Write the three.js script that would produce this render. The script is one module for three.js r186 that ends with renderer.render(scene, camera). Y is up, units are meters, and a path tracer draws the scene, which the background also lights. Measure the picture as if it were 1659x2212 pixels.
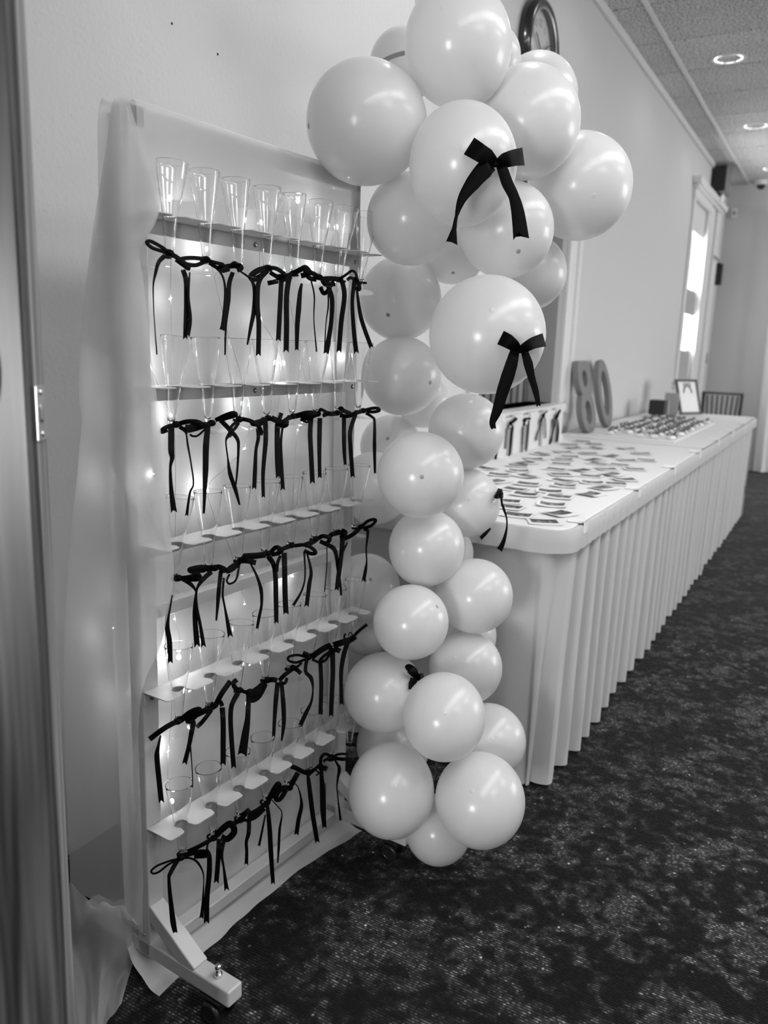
import * as THREE from 'three';
import { RoundedBoxGeometry } from 'three/addons/geometries/RoundedBoxGeometry.js';
import { mergeGeometries, mergeVertices } from 'three/addons/utils/BufferGeometryUtils.js';
import { ImprovedNoise } from 'three/addons/math/ImprovedNoise.js';
import { FontLoader } from 'three/addons/loaders/FontLoader.js';
import { TextGeometry } from 'three/addons/geometries/TextGeometry.js';
import { RectAreaLightUniformsLib } from 'three/addons/lights/RectAreaLightUniformsLib.js';

// ---------------------------------------------------------------- camera, sky, lights, exposure
const scene = new THREE.Scene();
const W = 1659, H = 2212, F = 1751.34;                       // picture size and focal length in its pixels
const EYE = new THREE.Vector3(0, 1.2, 0);
const RIGHT = new THREE.Vector3(0.492172, 0.034224, 0.869825);
const UPV = new THREE.Vector3(0.159966, 0.978655, -0.12902);
const FWD = new THREE.Vector3(0.855674, -0.202642, -0.476191);
const camera = new THREE.PerspectiveCamera(2 * Math.atan(H / 2 / F) * 180 / Math.PI, W / H, 0.05, 60);
camera.position.copy(EYE);
camera.quaternion.setFromRotationMatrix(new THREE.Matrix4().makeBasis(RIGHT, UPV, FWD.clone().negate()));
camera.focus = 1.5; camera.userData.fStop = 3.8;
scene.background = new THREE.Color(0.75, 0.75, 0.75);        // bright overcast outside the windows
scene.backgroundIntensity = 1.0;
const renderer = new THREE.WebGLRenderer({ antialias: true });
renderer.toneMapping = THREE.LinearToneMapping;
renderer.toneMappingExposure = 1.34;
renderer.shadowMap.enabled = true;
RectAreaLightUniformsLib.init();
const LIGHT = { window: 8.5, far: 12, unseenLeft: 26, spotNear: 1.5, spotWall: 0.15, spotBack: 1, unseenPanel: 3.9, bulb: 0.002, lens: 3, pane: 0.7 };

// ---------------------------------------------------------------- helpers
let seed = 20240611;
const rnd = () => { seed = (seed + 0x6d2b79f5) | 0; let t = Math.imul(seed ^ (seed >>> 15), 1 | seed); t = (t + Math.imul(t ^ (t >>> 7), 61 | t)) ^ t; return ((t ^ (t >>> 14)) >>> 0) / 4294967296; };
const rr = (a, b) => a + (b - a) * rnd();
const noise = new ImprovedNoise();
const V = (x, y, z) => new THREE.Vector3(x, y, z);
const lerp = (a, b, t) => a + (b - a) * t;
const used = new Map();
function numbered(name) { const n = used.get(name) ?? 0; used.set(name, n + 1); return n ? `${name}_${String(n).padStart(3, '0')}` : name; }
function tag(o, label, category, group) { o.userData.label = label; if (category) o.userData.category = category; if (group) o.userData.group = group; return o; }
function thing(name, label, category, pos = [0, 0, 0], turn = 0, group) {
  const o = new THREE.Group(); o.name = numbered(name); o.position.set(...pos); o.rotation.y = turn; scene.add(o);
  return tag(o, label, category, group);
}
function part(name, geo, mat, parent) {
  const g = Array.isArray(geo) ? join(geo) : geo;
  const m = new THREE.Mesh(g, mat); m.name = name; m.castShadow = m.receiveShadow = true; parent.add(m); return m;
}
function one(name, geo, mat, label, category, group) { const m = part(numbered(name), geo, mat, scene); return tag(m, label, category, group); }
function struct(name, geo, mat) { const m = part(numbered(name), geo, mat, scene); m.userData.kind = 'structure'; return m; }
function structGroup(name) { const g = new THREE.Group(); g.name = name; g.userData.kind = 'structure'; scene.add(g); return g; }
function dup(src, label, group) { const c = src.clone(); c.userData = { ...src.userData }; c.name = numbered(src.name.replace(/_\d{3}$/, '')); scene.add(c); return tag(c, label, src.userData.category, group); }
function plain(g) { g = g.index ? g.toNonIndexed() : g; for (const k of Object.keys(g.attributes)) if (!['position', 'normal', 'uv'].includes(k)) g.deleteAttribute(k); if (!g.attributes.uv) g.setAttribute('uv', new THREE.BufferAttribute(new Float32Array(g.attributes.position.count * 2), 2)); return g; }
function join(list) { return list.length === 1 ? list[0] : mergeGeometries(list.map(plain)); }
const box = (x0, y0, z0, x1, y1, z1, r = 0.004) => { const w = x1 - x0, h = y1 - y0, d = z1 - z0; const g = r > 0 ? new RoundedBoxGeometry(w, h, d, 2, Math.min(r, w / 2.01, h / 2.01, d / 2.01)) : new THREE.BoxGeometry(w, h, d); return g.translate((x0 + x1) / 2, (y0 + y1) / 2, (z0 + z1) / 2); };
const cyl = (r0, r1, h, n = 24) => new THREE.CylinderGeometry(r0, r1, h, n);
function bar(a, b, w, d, r = 0.004) {                         // a beam from a to b
  const dir = b.clone().sub(a), g = new RoundedBoxGeometry(w, dir.length(), d, 2, r);
  g.applyQuaternion(new THREE.Quaternion().setFromUnitVectors(V(0, 1, 0), dir.normalize())); return g.translate((a.x + b.x) / 2, (a.y + b.y) / 2, (a.z + b.z) / 2);
}
const tube = (pts, r, n = 40, k = 6) => new THREE.TubeGeometry(new THREE.CatmullRomCurve3(pts), n, r, k, false);
// a pixel of the photograph as a ray, met with a plane of the place or taken to a depth
const ray = (px, py) => RIGHT.clone().multiplyScalar((px - W / 2) / F).addScaledVector(UPV, -(py - H / 2) / F).add(FWD);
const atDepth = (px, py, d) => EYE.clone().addScaledVector(ray(px, py), d);
const onY = (px, py, y) => { const d = ray(px, py); return EYE.clone().addScaledVector(d, (y - EYE.y) / d.y); };
const onX = (px, py, x) => { const d = ray(px, py); return EYE.clone().addScaledVector(d, (x - EYE.x) / d.x); };
const onZ = (px, py, z) => { const d = ray(px, py); return EYE.clone().addScaledVector(d, (z - EYE.z) / d.z); };
// the glass stand has its own axes: P is the pitch of the glasses, x along a shelf, y down from the top shelf, z away from the viewer
const P = 0.0755, TURN = 0.073367, SP = 3.515676, RO = V(1.001386, 1.385535, -0.960986);
const RX = V(Math.cos(TURN), 0, Math.sin(TURN)), RZ = V(Math.sin(TURN), 0, -Math.cos(TURN));
const rk = (x, y, z) => RO.clone().addScaledVector(RX, x * P).addScaledVector(RZ, z * P).add(V(0, -y * P, 0));
const onRack = (px, py, z) => { const d = ray(px, py), o = rk(0, 0, z); return EYE.clone().addScaledVector(d, o.sub(EYE).dot(RZ) / d.dot(RZ)); };
const onSide = (px, py, x) => { const d = ray(px, py), o = rk(x, 0, 0); return EYE.clone().addScaledVector(d, o.sub(EYE).dot(RX) / d.dot(RX)); };
const floorY = SP * 0 + (RO.y) / P;                            // the floor in stand units, counted down

function catmull(a, b, c, d, t) { const t2 = t * t, t3 = t2 * t; return 0.5 * (2 * b + (c - a) * t + (2 * a - 5 * b + 4 * c - d) * t2 + (3 * b - a - 3 * c + d) * t3); }
function alongRow(row, t) {
  const n = row.length - 1, s = Math.min(n - 1e-6, t * n), i = Math.floor(s), u = s - i, g = (k) => row[Math.max(0, Math.min(n, k))];
  const [a, b, c, d] = [g(i - 1), g(i), g(i + 1), g(i + 2)];
  return V(catmull(a.x, b.x, c.x, d.x, u), catmull(a.y, b.y, c.y, d.y, u), catmull(a.z, b.z, c.z, d.z, u));
}
// a cloth through rows of points, with folds that push it along a direction
function sheet(rows, nu, nv, push, dir) {
  const pos = [], uv = [], idx = [];
  for (let j = 0; j <= nv; j++) {
    for (let i = 0; i <= nu; i++) {
      const u = i / nu, v = j / nv, p = alongRow(rows.map((r) => alongRow(r, u)), v);
      if (push) p.addScaledVector(dir, push(u, v));
      pos.push(p.x, p.y, p.z); uv.push(u, v);
    }
  }
  for (let j = 0; j < nv; j++) for (let i = 0; i < nu; i++) { const a = j * (nu + 1) + i, b = a + nu + 1; idx.push(a, b, a + 1, a + 1, b, b + 1); }
  const g = new THREE.BufferGeometry(); g.setAttribute('position', new THREE.Float32BufferAttribute(pos, 3)); g.setAttribute('uv', new THREE.Float32BufferAttribute(uv, 2)); g.setIndex(idx); g.computeVertexNormals(); return g;
}
function texture(n, m, f, srgb = false) {                      // grey DataTexture, f(x, y) in 0..1
  const d = new Uint8Array(n * m * 4);
  for (let y = 0, o = 0; y < m; y++) for (let x = 0; x < n; x++, o += 4) { const v = Math.max(0, Math.min(255, Math.round(255 * f(x, y)))); d[o] = d[o + 1] = d[o + 2] = v; d[o + 3] = 255; }
  const t = new THREE.DataTexture(d, n, m); t.magFilter = THREE.LinearFilter; t.minFilter = THREE.LinearMipmapLinearFilter; t.generateMipmaps = true; t.wrapS = t.wrapT = THREE.RepeatWrapping; if (srgb) t.colorSpace = THREE.SRGBColorSpace; t.needsUpdate = true; return t;
}
// noise that repeats every n steps
function wrapNoise(x, y, n, s, z) { const a = x / s, b = y / s, k = n / s, u = x / n, v = y / n, N = (p, q) => noise.noise(p, q, z);
  return (N(a, b) * (1 - u) * (1 - v) + N(a - k, b) * u * (1 - v) + N(a, b - k) * (1 - u) * v + N(a - k, b - k) * u * v); }
function rescale(t, u, v) { const c = t.clone(); c.repeat.set(u, v); c.needsUpdate = true; return c; }
function planarUV(g, fu, fv) { const p = g.attributes.position, uv = new Float32Array(p.count * 2); for (let i = 0; i < p.count; i++) { uv[2 * i] = fu(p.getX(i), p.getY(i), p.getZ(i)); uv[2 * i + 1] = fv(p.getX(i), p.getY(i), p.getZ(i)); } g.setAttribute('uv', new THREE.BufferAttribute(uv, 2)); return g; }
const grey = (v) => new THREE.Color(v, v, v);
const std = (v, rough = 0.6, more = {}) => new THREE.MeshStandardMaterial({ color: grey(v), roughness: rough, ...more });
const phys = (v, rough, more = {}) => new THREE.MeshPhysicalMaterial({ color: grey(v), roughness: rough, ...more });

// ---------------------------------------------------------------- materials
const peel = texture(256, 256, (x, y) => 0.5 + 0.3 * wrapNoise(x, y, 256, 6, 1) + 0.25 * wrapNoise(x, y, 256, 3, 4));
const M = {};
M.wall = std(0.6, 0.75, { bumpMap: rescale(peel, 1, 1), bumpScale: 0.0012 });
M.trim = std(0.72, 0.4);
M.trimGrey = std(0.36, 0.5);
M.dark = std(0.04, 0.5);
M.metal = std(0.55, 0.28, { metalness: 1 });
M.chrome = std(0.7, 0.12, { metalness: 1 });
M.frame = std(0.5, 0.42);
M.black = std(0.012, 0.45);
M.ribbon = phys(0.0012, 0.55, { side: THREE.DoubleSide, specularIntensity: 0.12 });
M.cloth = std(0.8, 0.8, { side: THREE.DoubleSide });
M.paper = std(0.82, 0.6, { side: THREE.DoubleSide });
M.drape = phys(0.9, 0.64, { side: THREE.DoubleSide, transmission: 0.8, thickness: 0, specularIntensity: 0.8 });
M.drapeBack = phys(0.8, 0.9, { side: THREE.DoubleSide, transmission: 0.45, thickness: 0, specularIntensity: 0.6 });
M.glass = phys(1, 0.02, { transmission: 1, thickness: 0.001, ior: 1.46 });
M.pane = phys(1, 0.02, { transmission: 1, thickness: 0, ior: 1.5 });
M.balloon = phys(0.84, 0.6, { transmission: 0.42, thickness: 0, clearcoat: 1, clearcoatRoughness: 0.2, ior: 1.5, side: THREE.DoubleSide });
M.balloonTip = phys(0.3, 0.4);
M.cork = std(0.2, 0.8, { bumpMap: rescale(peel, 6, 6), bumpScale: 0.001 });
M.lamp = new THREE.MeshStandardMaterial({ color: 0xffffff, emissive: 0xffffff, emissiveIntensity: LIGHT.lens, roughness: 0.5 });
M.led = new THREE.MeshStandardMaterial({ color: 0xffffff, emissive: 0xffffff, emissiveIntensity: LIGHT.led ?? 2.5, roughness: 0.4 });
M.wire = phys(0.55, 0.3, { transparent: true, opacity: 0.7 });
M.sky = new THREE.MeshStandardMaterial({ color: 0xffffff, emissive: 0xffffff, emissiveIntensity: LIGHT.pane, roughness: 0.6 });

// ---------------------------------------------------------------- the room
const WZ = -1.33, FX = 9.5, RZ1 = 4.4, LX = -2.6, CY = 2.93;
{
  const n = 1024;                                             // carpet: dark loop pile in ribs, with paler worn patches
  const blotch = (x, y) => { const a = wrapNoise(x, y, n, 128, 2) * 0.7 + 0.8 * wrapNoise(x, y, n, 40, 7) + 0.9 * wrapNoise(x, y, n, 18, 3) + 0.35 * wrapNoise(x, y, n, 10, 5), t = Math.max(0, Math.min(1, 0.42 + 1.25 * a)); return t * t * (3 - 2 * t); };
  const hash = (a, b) => { const h = Math.sin(a * 127.1 + b * 311.7) * 43758.5453; return h - Math.floor(h); };
  const loop = (x, y) => { const row = Math.floor(y / 4), rib = 0.5 - 0.5 * Math.cos(2 * Math.PI * y / 4); return rib * (0.25 + 0.75 * hash(Math.floor((x + 2 * (row % 2)) / 3), row)); };
  const color = texture(n, n, (x, y) => { const b = blotch(x, y), l = loop(x, y), row = Math.floor(y / 4), s = hash(Math.floor(x / 3), row + 0.5); return 0.018 + 0.1 * b + (0.05 + 0.7 * b) * l * (0.2 + 0.8 * s * s) + (s > 0.9985 ? 0.3 : 0); }, true);
  const bump = texture(n, n, (x, y) => loop(x, y));
  const carpet = phys(1, 0.95, { map: color, bumpMap: bump, bumpScale: 0.002, sheen: 0.5, sheenColor: grey(0.6), sheenRoughness: 0.5, specularIntensity: 0.5 });
  struct('floor', planarUV(box(LX - 0.2, -0.12, WZ - 0.2, FX + 0.2, 0, RZ1 + 0.2, 0), (x, y, z) => z / 1.6, (x) => x / 1.6), carpet);
}
const wallUV = (g) => planarUV(g, (x, y, z) => (x + z) * 2, (x, y) => y * 2);
// long wall behind the stand with its opening for window_1 and the far window_2
const w1 = { x0: 3.12, x1: 4.16, y0: 0.93, y1: 2.1 }, w2 = { x0: 7.6, x1: 8.35, y0: 0.96, y1: 2.5 };
struct('wall_back', wallUV(join([
  box(LX, 0, WZ - 0.15, w1.x0, CY + 0.1, WZ, 0), box(w1.x0, 0, WZ - 0.15, w1.x1, w1.y0, WZ, 0), box(w1.x0, w1.y1, WZ - 0.15, w1.x1, CY + 0.1, WZ, 0),
  box(w1.x1, 0, WZ - 0.15, w2.x0, CY + 0.1, WZ, 0), box(w2.x0, 0, WZ - 0.15, w2.x1, w2.y0, WZ, 0), box(w2.x0, w2.y1, WZ - 0.15, w2.x1, CY + 0.1, WZ, 0), box(w2.x1, 0, WZ - 0.15, FX, CY + 0.1, WZ, 0)])), M.wall);
struct('wall_far', wallUV(box(FX, 0, WZ - 0.15, FX + 0.15, CY + 0.1, RZ1 + 0.15, 0)), M.wall);
const lw = { z0: -0.7, z1: 0.1, y0: 0.5, y1: 1.4 };
struct('wall_left', wallUV(join([box(LX - 0.15, 0, WZ - 0.15, LX, lw.y0, RZ1 + 0.15, 0), box(LX - 0.15, lw.y1, WZ - 0.15, LX, CY + 0.1, RZ1 + 0.15, 0), box(LX - 0.15, lw.y0, WZ - 0.15, LX, lw.y1, lw.z0, 0), box(LX - 0.15, lw.y0, lw.z1, LX, lw.y1, RZ1 + 0.15, 0)])), M.wall);
const rw = [[5.4, 6.9], [7.4, 8.9]], rwY0 = 0.85, rwY1 = 2.45;
struct('wall_right', wallUV(join([box(LX, 0, RZ1, FX, rwY0, RZ1 + 0.15, 0), box(LX, rwY1, RZ1, FX, CY + 0.1, RZ1 + 0.15, 0), box(LX, rwY0, RZ1, rw[0][0], rwY1, RZ1 + 0.15, 0), box(rw[0][1], rwY0, RZ1, rw[1][0], rwY1, RZ1 + 0.15, 0), box(rw[1][1], rwY0, RZ1, FX, rwY1, RZ1 + 0.15, 0)])), M.wall);
struct('baseboard_back', box(LX, 0.001, WZ + 0.0005, FX, 0.1, WZ + 0.014, 0.003), std(0.05, 0.5));
struct('trim_1', [box(4.0, CY - 0.045, WZ + 0.0005, FX, CY - 0.002, WZ + 0.022, 0.003), box(LX, CY - 0.045, WZ + 0.0005, 4.0, CY - 0.002, WZ + 0.022, 0.003)], M.trim);

// ceiling: a slab, and in view its lay-in tiles hung in a white grid
{
  const ceiling = struct('ceiling', box(LX - 0.1, CY + 0.03, WZ - 0.15, FX + 0.1, CY + 0.15, RZ1 + 0.15, 0), std(0.35, 0.9));
  const fiss = texture(512, 512, (x, y) => { const a = wrapNoise(x, y, 512, 9, 5) + 0.7 * wrapNoise(x, y, 512, 5, 9); return 0.93 - 0.5 * Math.max(0, Math.min(1, (a - 0.02) * 5)); }, true);
  const tones = [0.98, 0.93, 0.9].map((v) => std(v * 0.88, 0.95, { map: fiss }));
  const pitch = 0.545, xs = [], tees = [WZ, -1.13, -0.04, 1.05, 2.14, 3.23, RZ1];
  for (let x = FX; x > LX - pitch; x -= pitch) xs.push(x);
  for (let k = 0; k < xs.length - 1; k++) for (let j = 0; j < tees.length - 1; j++) {
    const g = planarUV(box(xs[k + 1] + 0.005, CY, tees[j] + 0.004, xs[k] - 0.005, CY + 0.018, tees[j + 1] - 0.004, 0.003), (x, y, z) => x * 1.9 + k * 0.37, (x, y, z) => z * 1.9 + j * 0.21);
    part(numbered('ceiling_tile'), g, tones[(k * 2 + j) % 3], ceiling);
  }
  for (const z of tees.slice(1, -1)) part(numbered('ceiling_tee'), box(LX, CY - 0.006, z - 0.013, FX, CY + 0.016, z + 0.013, 0.002), M.trim, ceiling);
  part('wall_angle', box(LX, CY - 0.004, WZ, FX, CY + 0.002, WZ + 0.02, 0), M.trim, ceiling);
}
// recessed downlights, two in view, the unseen others placed to light wall and balloons
const downs = [];
{
  const ring = new THREE.LatheGeometry([[0.078, 0.012], [0.08, 0.002], [0.088, -0.006], [0.097, -0.004], [0.098, 0.001]].map(([a, b]) => new THREE.Vector2(a, b)), 40);
  const dish = new THREE.LatheGeometry([[0, 0.004], [0.05, 0.003], [0.078, -0.001]].map(([a, b]) => new THREE.Vector2(a, b)), 32);
  const cells = []; for (let i = -3; i <= 3; i++) { const w = Math.sqrt(0.072 ** 2 - (i * 0.02) ** 2); cells.push(box(i * 0.02 - 0.001, -0.004, -w, i * 0.02 + 0.001, -0.0015, w, 0)); }
  const spots = [];
  for (const x of [5.56, 7.17, 8.78, 3.95, 2.34]) spots.push([x, -0.86]);
  for (const x of [0.73, 3.95, 7.17]) spots.push([x, 2.75]);
  for (const [k, [x, z]] of spots.entries()) {
    const seen = k < 2, label = k === 0 ? 'bright round recessed ceiling light, the nearer of the two above the table' : 'round recessed ceiling light at the right edge of the photo, the farther one';
    const o = seen ? thing('recessed_light', label, 'ceiling light', [x, CY, z], 0, 'recessed ceiling lights') : new THREE.Group();
    if (!seen) { o.name = numbered('unseen_downlight'); o.position.set(x, CY, z); scene.getObjectByName('ceiling').add(o); }  // out of view, placed to light the wall and the room
    part('trim_ring', ring, M.trim, o); part('lens', dish, M.lamp, o); part('louvre', cells, M.trim, o);
    const l = new THREE.SpotLight(0xffffff, z > 2 ? LIGHT.spotBack : x < 3 ? LIGHT.spotNear : LIGHT.spotWall, 0, 1.52, 0.35, 2); l.position.set(x, CY - 0.02, z); l.target.position.set(x, 0, z); l.castShadow = true; l.shadow.radius = 4; scene.add(l, l.target); downs.push(l);
  }
}
// unseen ceiling light panels, placed above and behind the camera to light the balloons
for (const [x, z] of [[-0.7, 0.75], [0.6, 0.75], [1.9, 0.75], [3.2, 0.75], [0.6, 2.1], [3.2, 2.1]]) {
  const c = scene.getObjectByName('ceiling'), p = new THREE.Group(); p.name = numbered('unseen_light_panel'); p.position.set(x, CY, z); c.add(p);
  part('panel_frame', [box(-0.62, -0.012, -0.32, 0.62, 0.002, -0.29, 0.002), box(-0.62, -0.012, 0.29, 0.62, 0.002, 0.32, 0.002), box(-0.62, -0.012, -0.29, -0.59, 0.002, 0.29, 0.002), box(0.59, -0.012, -0.29, 0.62, 0.002, 0.29, 0.002)], M.trim, p);
  part('light_diffuser', box(-0.59, -0.006, -0.29, 0.59, -0.001, 0.29, 0), M.lamp, p);
  const l = new THREE.RectAreaLight(0xffffff, LIGHT.unseenPanel, 1.16, 0.56); l.position.set(x, CY - 0.012, z); l.lookAt(x, 0, z); scene.add(l);
}
// windows: openings with casing, sash bars, glass and the daylight that comes in
function glazing(name, axis, a0, a1, y0, y1, at, out, cols, rows, light, panes = true) {
  const g = structGroup(name), along = (a, y, d) => (axis === 'x' ? V(a, y, at + d) : V(at + d, y, a));
  const slab = (p0, q0, d0, p1, q1, d1, r = 0.003) => (axis === 'x' ? box(p0, q0, Math.min(at + d0, at + d1), p1, q1, Math.max(at + d0, at + d1), r) : box(Math.min(at + d0, at + d1), q0, p0, Math.max(at + d0, at + d1), q1, p1, r));
  const t = 0.07, inn = -out;
  part('casing', [slab(a0 - t, y0 - 0.02, 0.0005 * inn, a0, y1 + 0.1, 0.022 * inn), slab(a1, y0 - 0.02, 0.0005 * inn, a1 + t, y1 + 0.1, 0.022 * inn), slab(a0 - t - 0.03, y1, 0.0005 * inn, a1 + t + 0.03, y1 + 0.1, 0.03 * inn), slab(a0 - t - 0.03, y0 - 0.05, 0.0005 * inn, a1 + t + 0.03, y0, 0.05 * inn)], M.trim, g);
  part('sash', [slab(a0, y0, 0.05 * out, a0 + 0.05, y1, 0.09 * out), slab(a1 - 0.05, y0, 0.05 * out, a1, y1, 0.09 * out), slab(a0, y0, 0.05 * out, a1, y0 + 0.05, 0.09 * out), slab(a0, y1 - 0.05, 0.05 * out, a1, y1, 0.09 * out)], M.trim, g);
  const bars = [];
  for (let i = 1; i < cols; i++) { const c = lerp(a0, a1, i / cols); bars.push(slab(c - 0.018, y0, 0.04 * out, c + 0.018, y1, 0.075 * out)); }
  for (let i = 1; i < rows; i++) { const c = lerp(y0, y1, i / rows); bars.push(slab(a0, c - 0.018, 0.04 * out, a1, c + 0.018, 0.075 * out)); }
  if (bars.length) part('sash_bar', bars, M.trim, g);
  if (panes) part('window_pane', slab(a0 + 0.02, y0 + 0.02, 0.08 * out, a1 - 0.02, y1 - 0.02, 0.086 * out, 0), M.sky, g);
  if (light) {
    const l = new THREE.RectAreaLight(0xffffff, light, a1 - a0 - 0.06, y1 - y0 - 0.06), c = along((a0 + a1) / 2, (y0 + y1) / 2, 0.07 * out);
    l.position.copy(c); l.lookAt(c.clone().add(axis === 'x' ? V(0, 0, inn) : V(inn, 0, 0))); scene.add(l);
  }
  return g;
}
glazing('window_3', 'x', ...rw[0], rwY0, rwY1, RZ1, 1, 3, 4, LIGHT.window);
glazing('window_4', 'x', ...rw[1], rwY0, rwY1, RZ1, 1, 3, 4, LIGHT.window);
glazing('window_5', 'z', lw.z0, lw.z1, lw.y0, lw.y1, LX, -1, 1, 1, LIGHT.unseenLeft);  // unseen window on the left, placed to light the balloon fronts
{
  const g = glazing('window_2', 'x', w2.x0, w2.x1, w2.y0, w2.y1, WZ, -1, 2, 2, LIGHT.far);
  part('pediment', [box(w2.x0 - 0.16, w2.y1 + 0.1, WZ + 0.001, w2.x1 + 0.75, w2.y1 + 0.15, WZ + 0.075, 0.006), box(w2.x0 - 0.13, w2.y1 + 0.07, WZ + 0.001, w2.x1 + 0.7, w2.y1 + 0.1, WZ + 0.05, 0.006)], M.trim, g);
  part('pilaster', [box(w2.x1 + 0.1, 0, WZ + 0.001, w2.x1 + 0.35, w2.y1 + 0.1, WZ + 0.02, 0.003), box(w2.x1 + 0.42, 0, WZ + 0.001, w2.x1 + 0.68, w2.y1 + 0.1, WZ + 0.035, 0.003)], M.trim, g);
  part('grey_band', box(w2.x0 + 0.02, 1.56, WZ - 0.03, w2.x1 - 0.02, 1.78, WZ - 0.015, 0.003), M.trimGrey, g);  // grey boards covering the middle and foot of the pane
  part('lower_grey_panel', box(w2.x0 + 0.02, w2.y0, WZ - 0.03, w2.x1 - 0.02, 1.24, WZ - 0.015, 0.003), M.trimGrey, g);
  part('head_board', box(w2.x0, 2.26, WZ - 0.03, w2.x1, w2.y1, WZ - 0.01, 0.003), M.trim, g);
  part('window_stool', box(w2.x0 - 0.1, w2.y0 - 0.02, WZ + 0.001, w2.x1 + 0.1, w2.y0 + 0.01, WZ + 0.06, 0.006), M.trim, g);
}
{ // the nearer opening in the long wall: white casing, grey jamb and a shut slatted screen behind
  const g = structGroup('window_1'), { x0, x1, y0, y1 } = w1;
  part('casing', [box(x1 + 0.06, y0 - 0.06, WZ + 0.0005, x1 + 0.19, y1 + 0.1, WZ + 0.02, 0.003), box(x1 + 0.17, y0 - 0.06, WZ + 0.0005, x1 + 0.215, y1 + 0.1, WZ + 0.035, 0.003), box(x0 - 0.08, y0 - 0.06, WZ + 0.0005, x0, y1 + 0.1, WZ + 0.02, 0.003), box(x0 - 0.08, y1, WZ + 0.0005, x1 + 0.19, y1 + 0.1, WZ + 0.02, 0.003)], M.trim, g);
  part('jamb', [box(x1 - 0.03, y0, WZ - 0.14, x1 + 0.06, y1, WZ + 0.004, 0.003), box(x0, y0, WZ - 0.14, x0 + 0.03, y1, WZ + 0.004, 0.003), box(x0, y1 - 0.03, WZ - 0.14, x1, y1, WZ + 0.004, 0.003)], M.trimGrey, g);
  part('sill', box(x0 - 0.06, y0 - 0.04, WZ - 0.14, x1 + 0.02, y0, WZ + 0.07, 0.004), M.trim, g);
  part('backing', box(x0, y0, WZ - 0.148, x1, y1, WZ - 0.138, 0), std(0.1, 0.7), g);
  for (let i = 0; i < 11; i++) { const x = x0 + 0.06 + i * 0.09; part(numbered('screen_slat'), box(x, y0, WZ - 0.136, x + 0.055, y1 - 0.03, WZ - 0.124, 0.003), std(i % 3 ? 0.16 : 0.24, 0.6), g); }
  one('paper_notice', box(3.6, 1.012, WZ - 0.122, 3.86, 1.22, WZ - 0.119, 0), M.paper, 'blank white sheet of paper in the dark wall opening, behind the long black bow', 'paper');
}
{ // dark wooden door standing open at the left edge
  const edge = V(0.5905, 0, -0.7545), dir = V(0.51, 0, 0.86).normalize(), len = 0.63, th = 0.044, nrm = V(-dir.z, 0, dir.x);
  const grain = texture(256, 1024, (x, y) => { const a = wrapNoise(x, y / 14, 256, 16, 3), b = wrapNoise(x, y / 22, 256, 5, 8); return 0.46 + 0.3 * a + 0.26 * b; }, true);
  const m = phys(0.3, 0.34, { map: grain, bumpMap: grain, bumpScale: 0.0008 }), d = structGroup('door_1');
  d.position.copy(edge); d.rotation.y = Math.atan2(-dir.z, dir.x); d.rotation.z = 0.0;
  const slab = planarUV(box(-len, 0.012, 0, 0, 2.12, th, 0.004), (x, y, z) => (x + z * 1.7) * 2.2, (x, y) => y * 0.55);
  part('door_slab', slab, m, d);
  part('edge_band', planarUV(box(-0.004, 0.012, 0.006, 0.0025, 2.12, 0.03, 0.001), (x, y, z) => z * 9, (x, y) => y * 0.4 + 0.3), phys(1, 0.4, { map: grain }), d);
  const pl = part('latch_plate', box(0.0022, 1.087, 0.012, 0.005, 1.145, 0.032, 0.001), M.metal, d);
  part('latch_bolt', new THREE.CapsuleGeometry(0.0052, 0.011, 4, 12).scale(0.35, 1, 1).translate(0.005, 1.116, 0.022), std(0.3, 0.35, { metalness: 1 }), pl);
  for (const y of [1.094, 1.138]) part(numbered('screw'), new THREE.SphereGeometry(0.0033, 12, 8).scale(0.5, 1, 1).translate(0.0052, y, 0.022), M.chrome, pl);
  const h = part('door_handle', [cyl(0.032, 0.034, 0.012, 32).scale(1, 1, 2).rotateX(Math.PI / 2).translate(-0.062, 1.16, th + 0.006), new THREE.CapsuleGeometry(0.013, 0.09, 6, 14).rotateZ(Math.PI / 2).translate(-0.11, 1.16, th + 0.045), cyl(0.011, 0.011, 0.04, 16).rotateX(Math.PI / 2).translate(-0.062, 1.16, th + 0.026)], M.black, d);
  h.userData.label = 'black lever handle on an oval plate';
}

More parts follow.
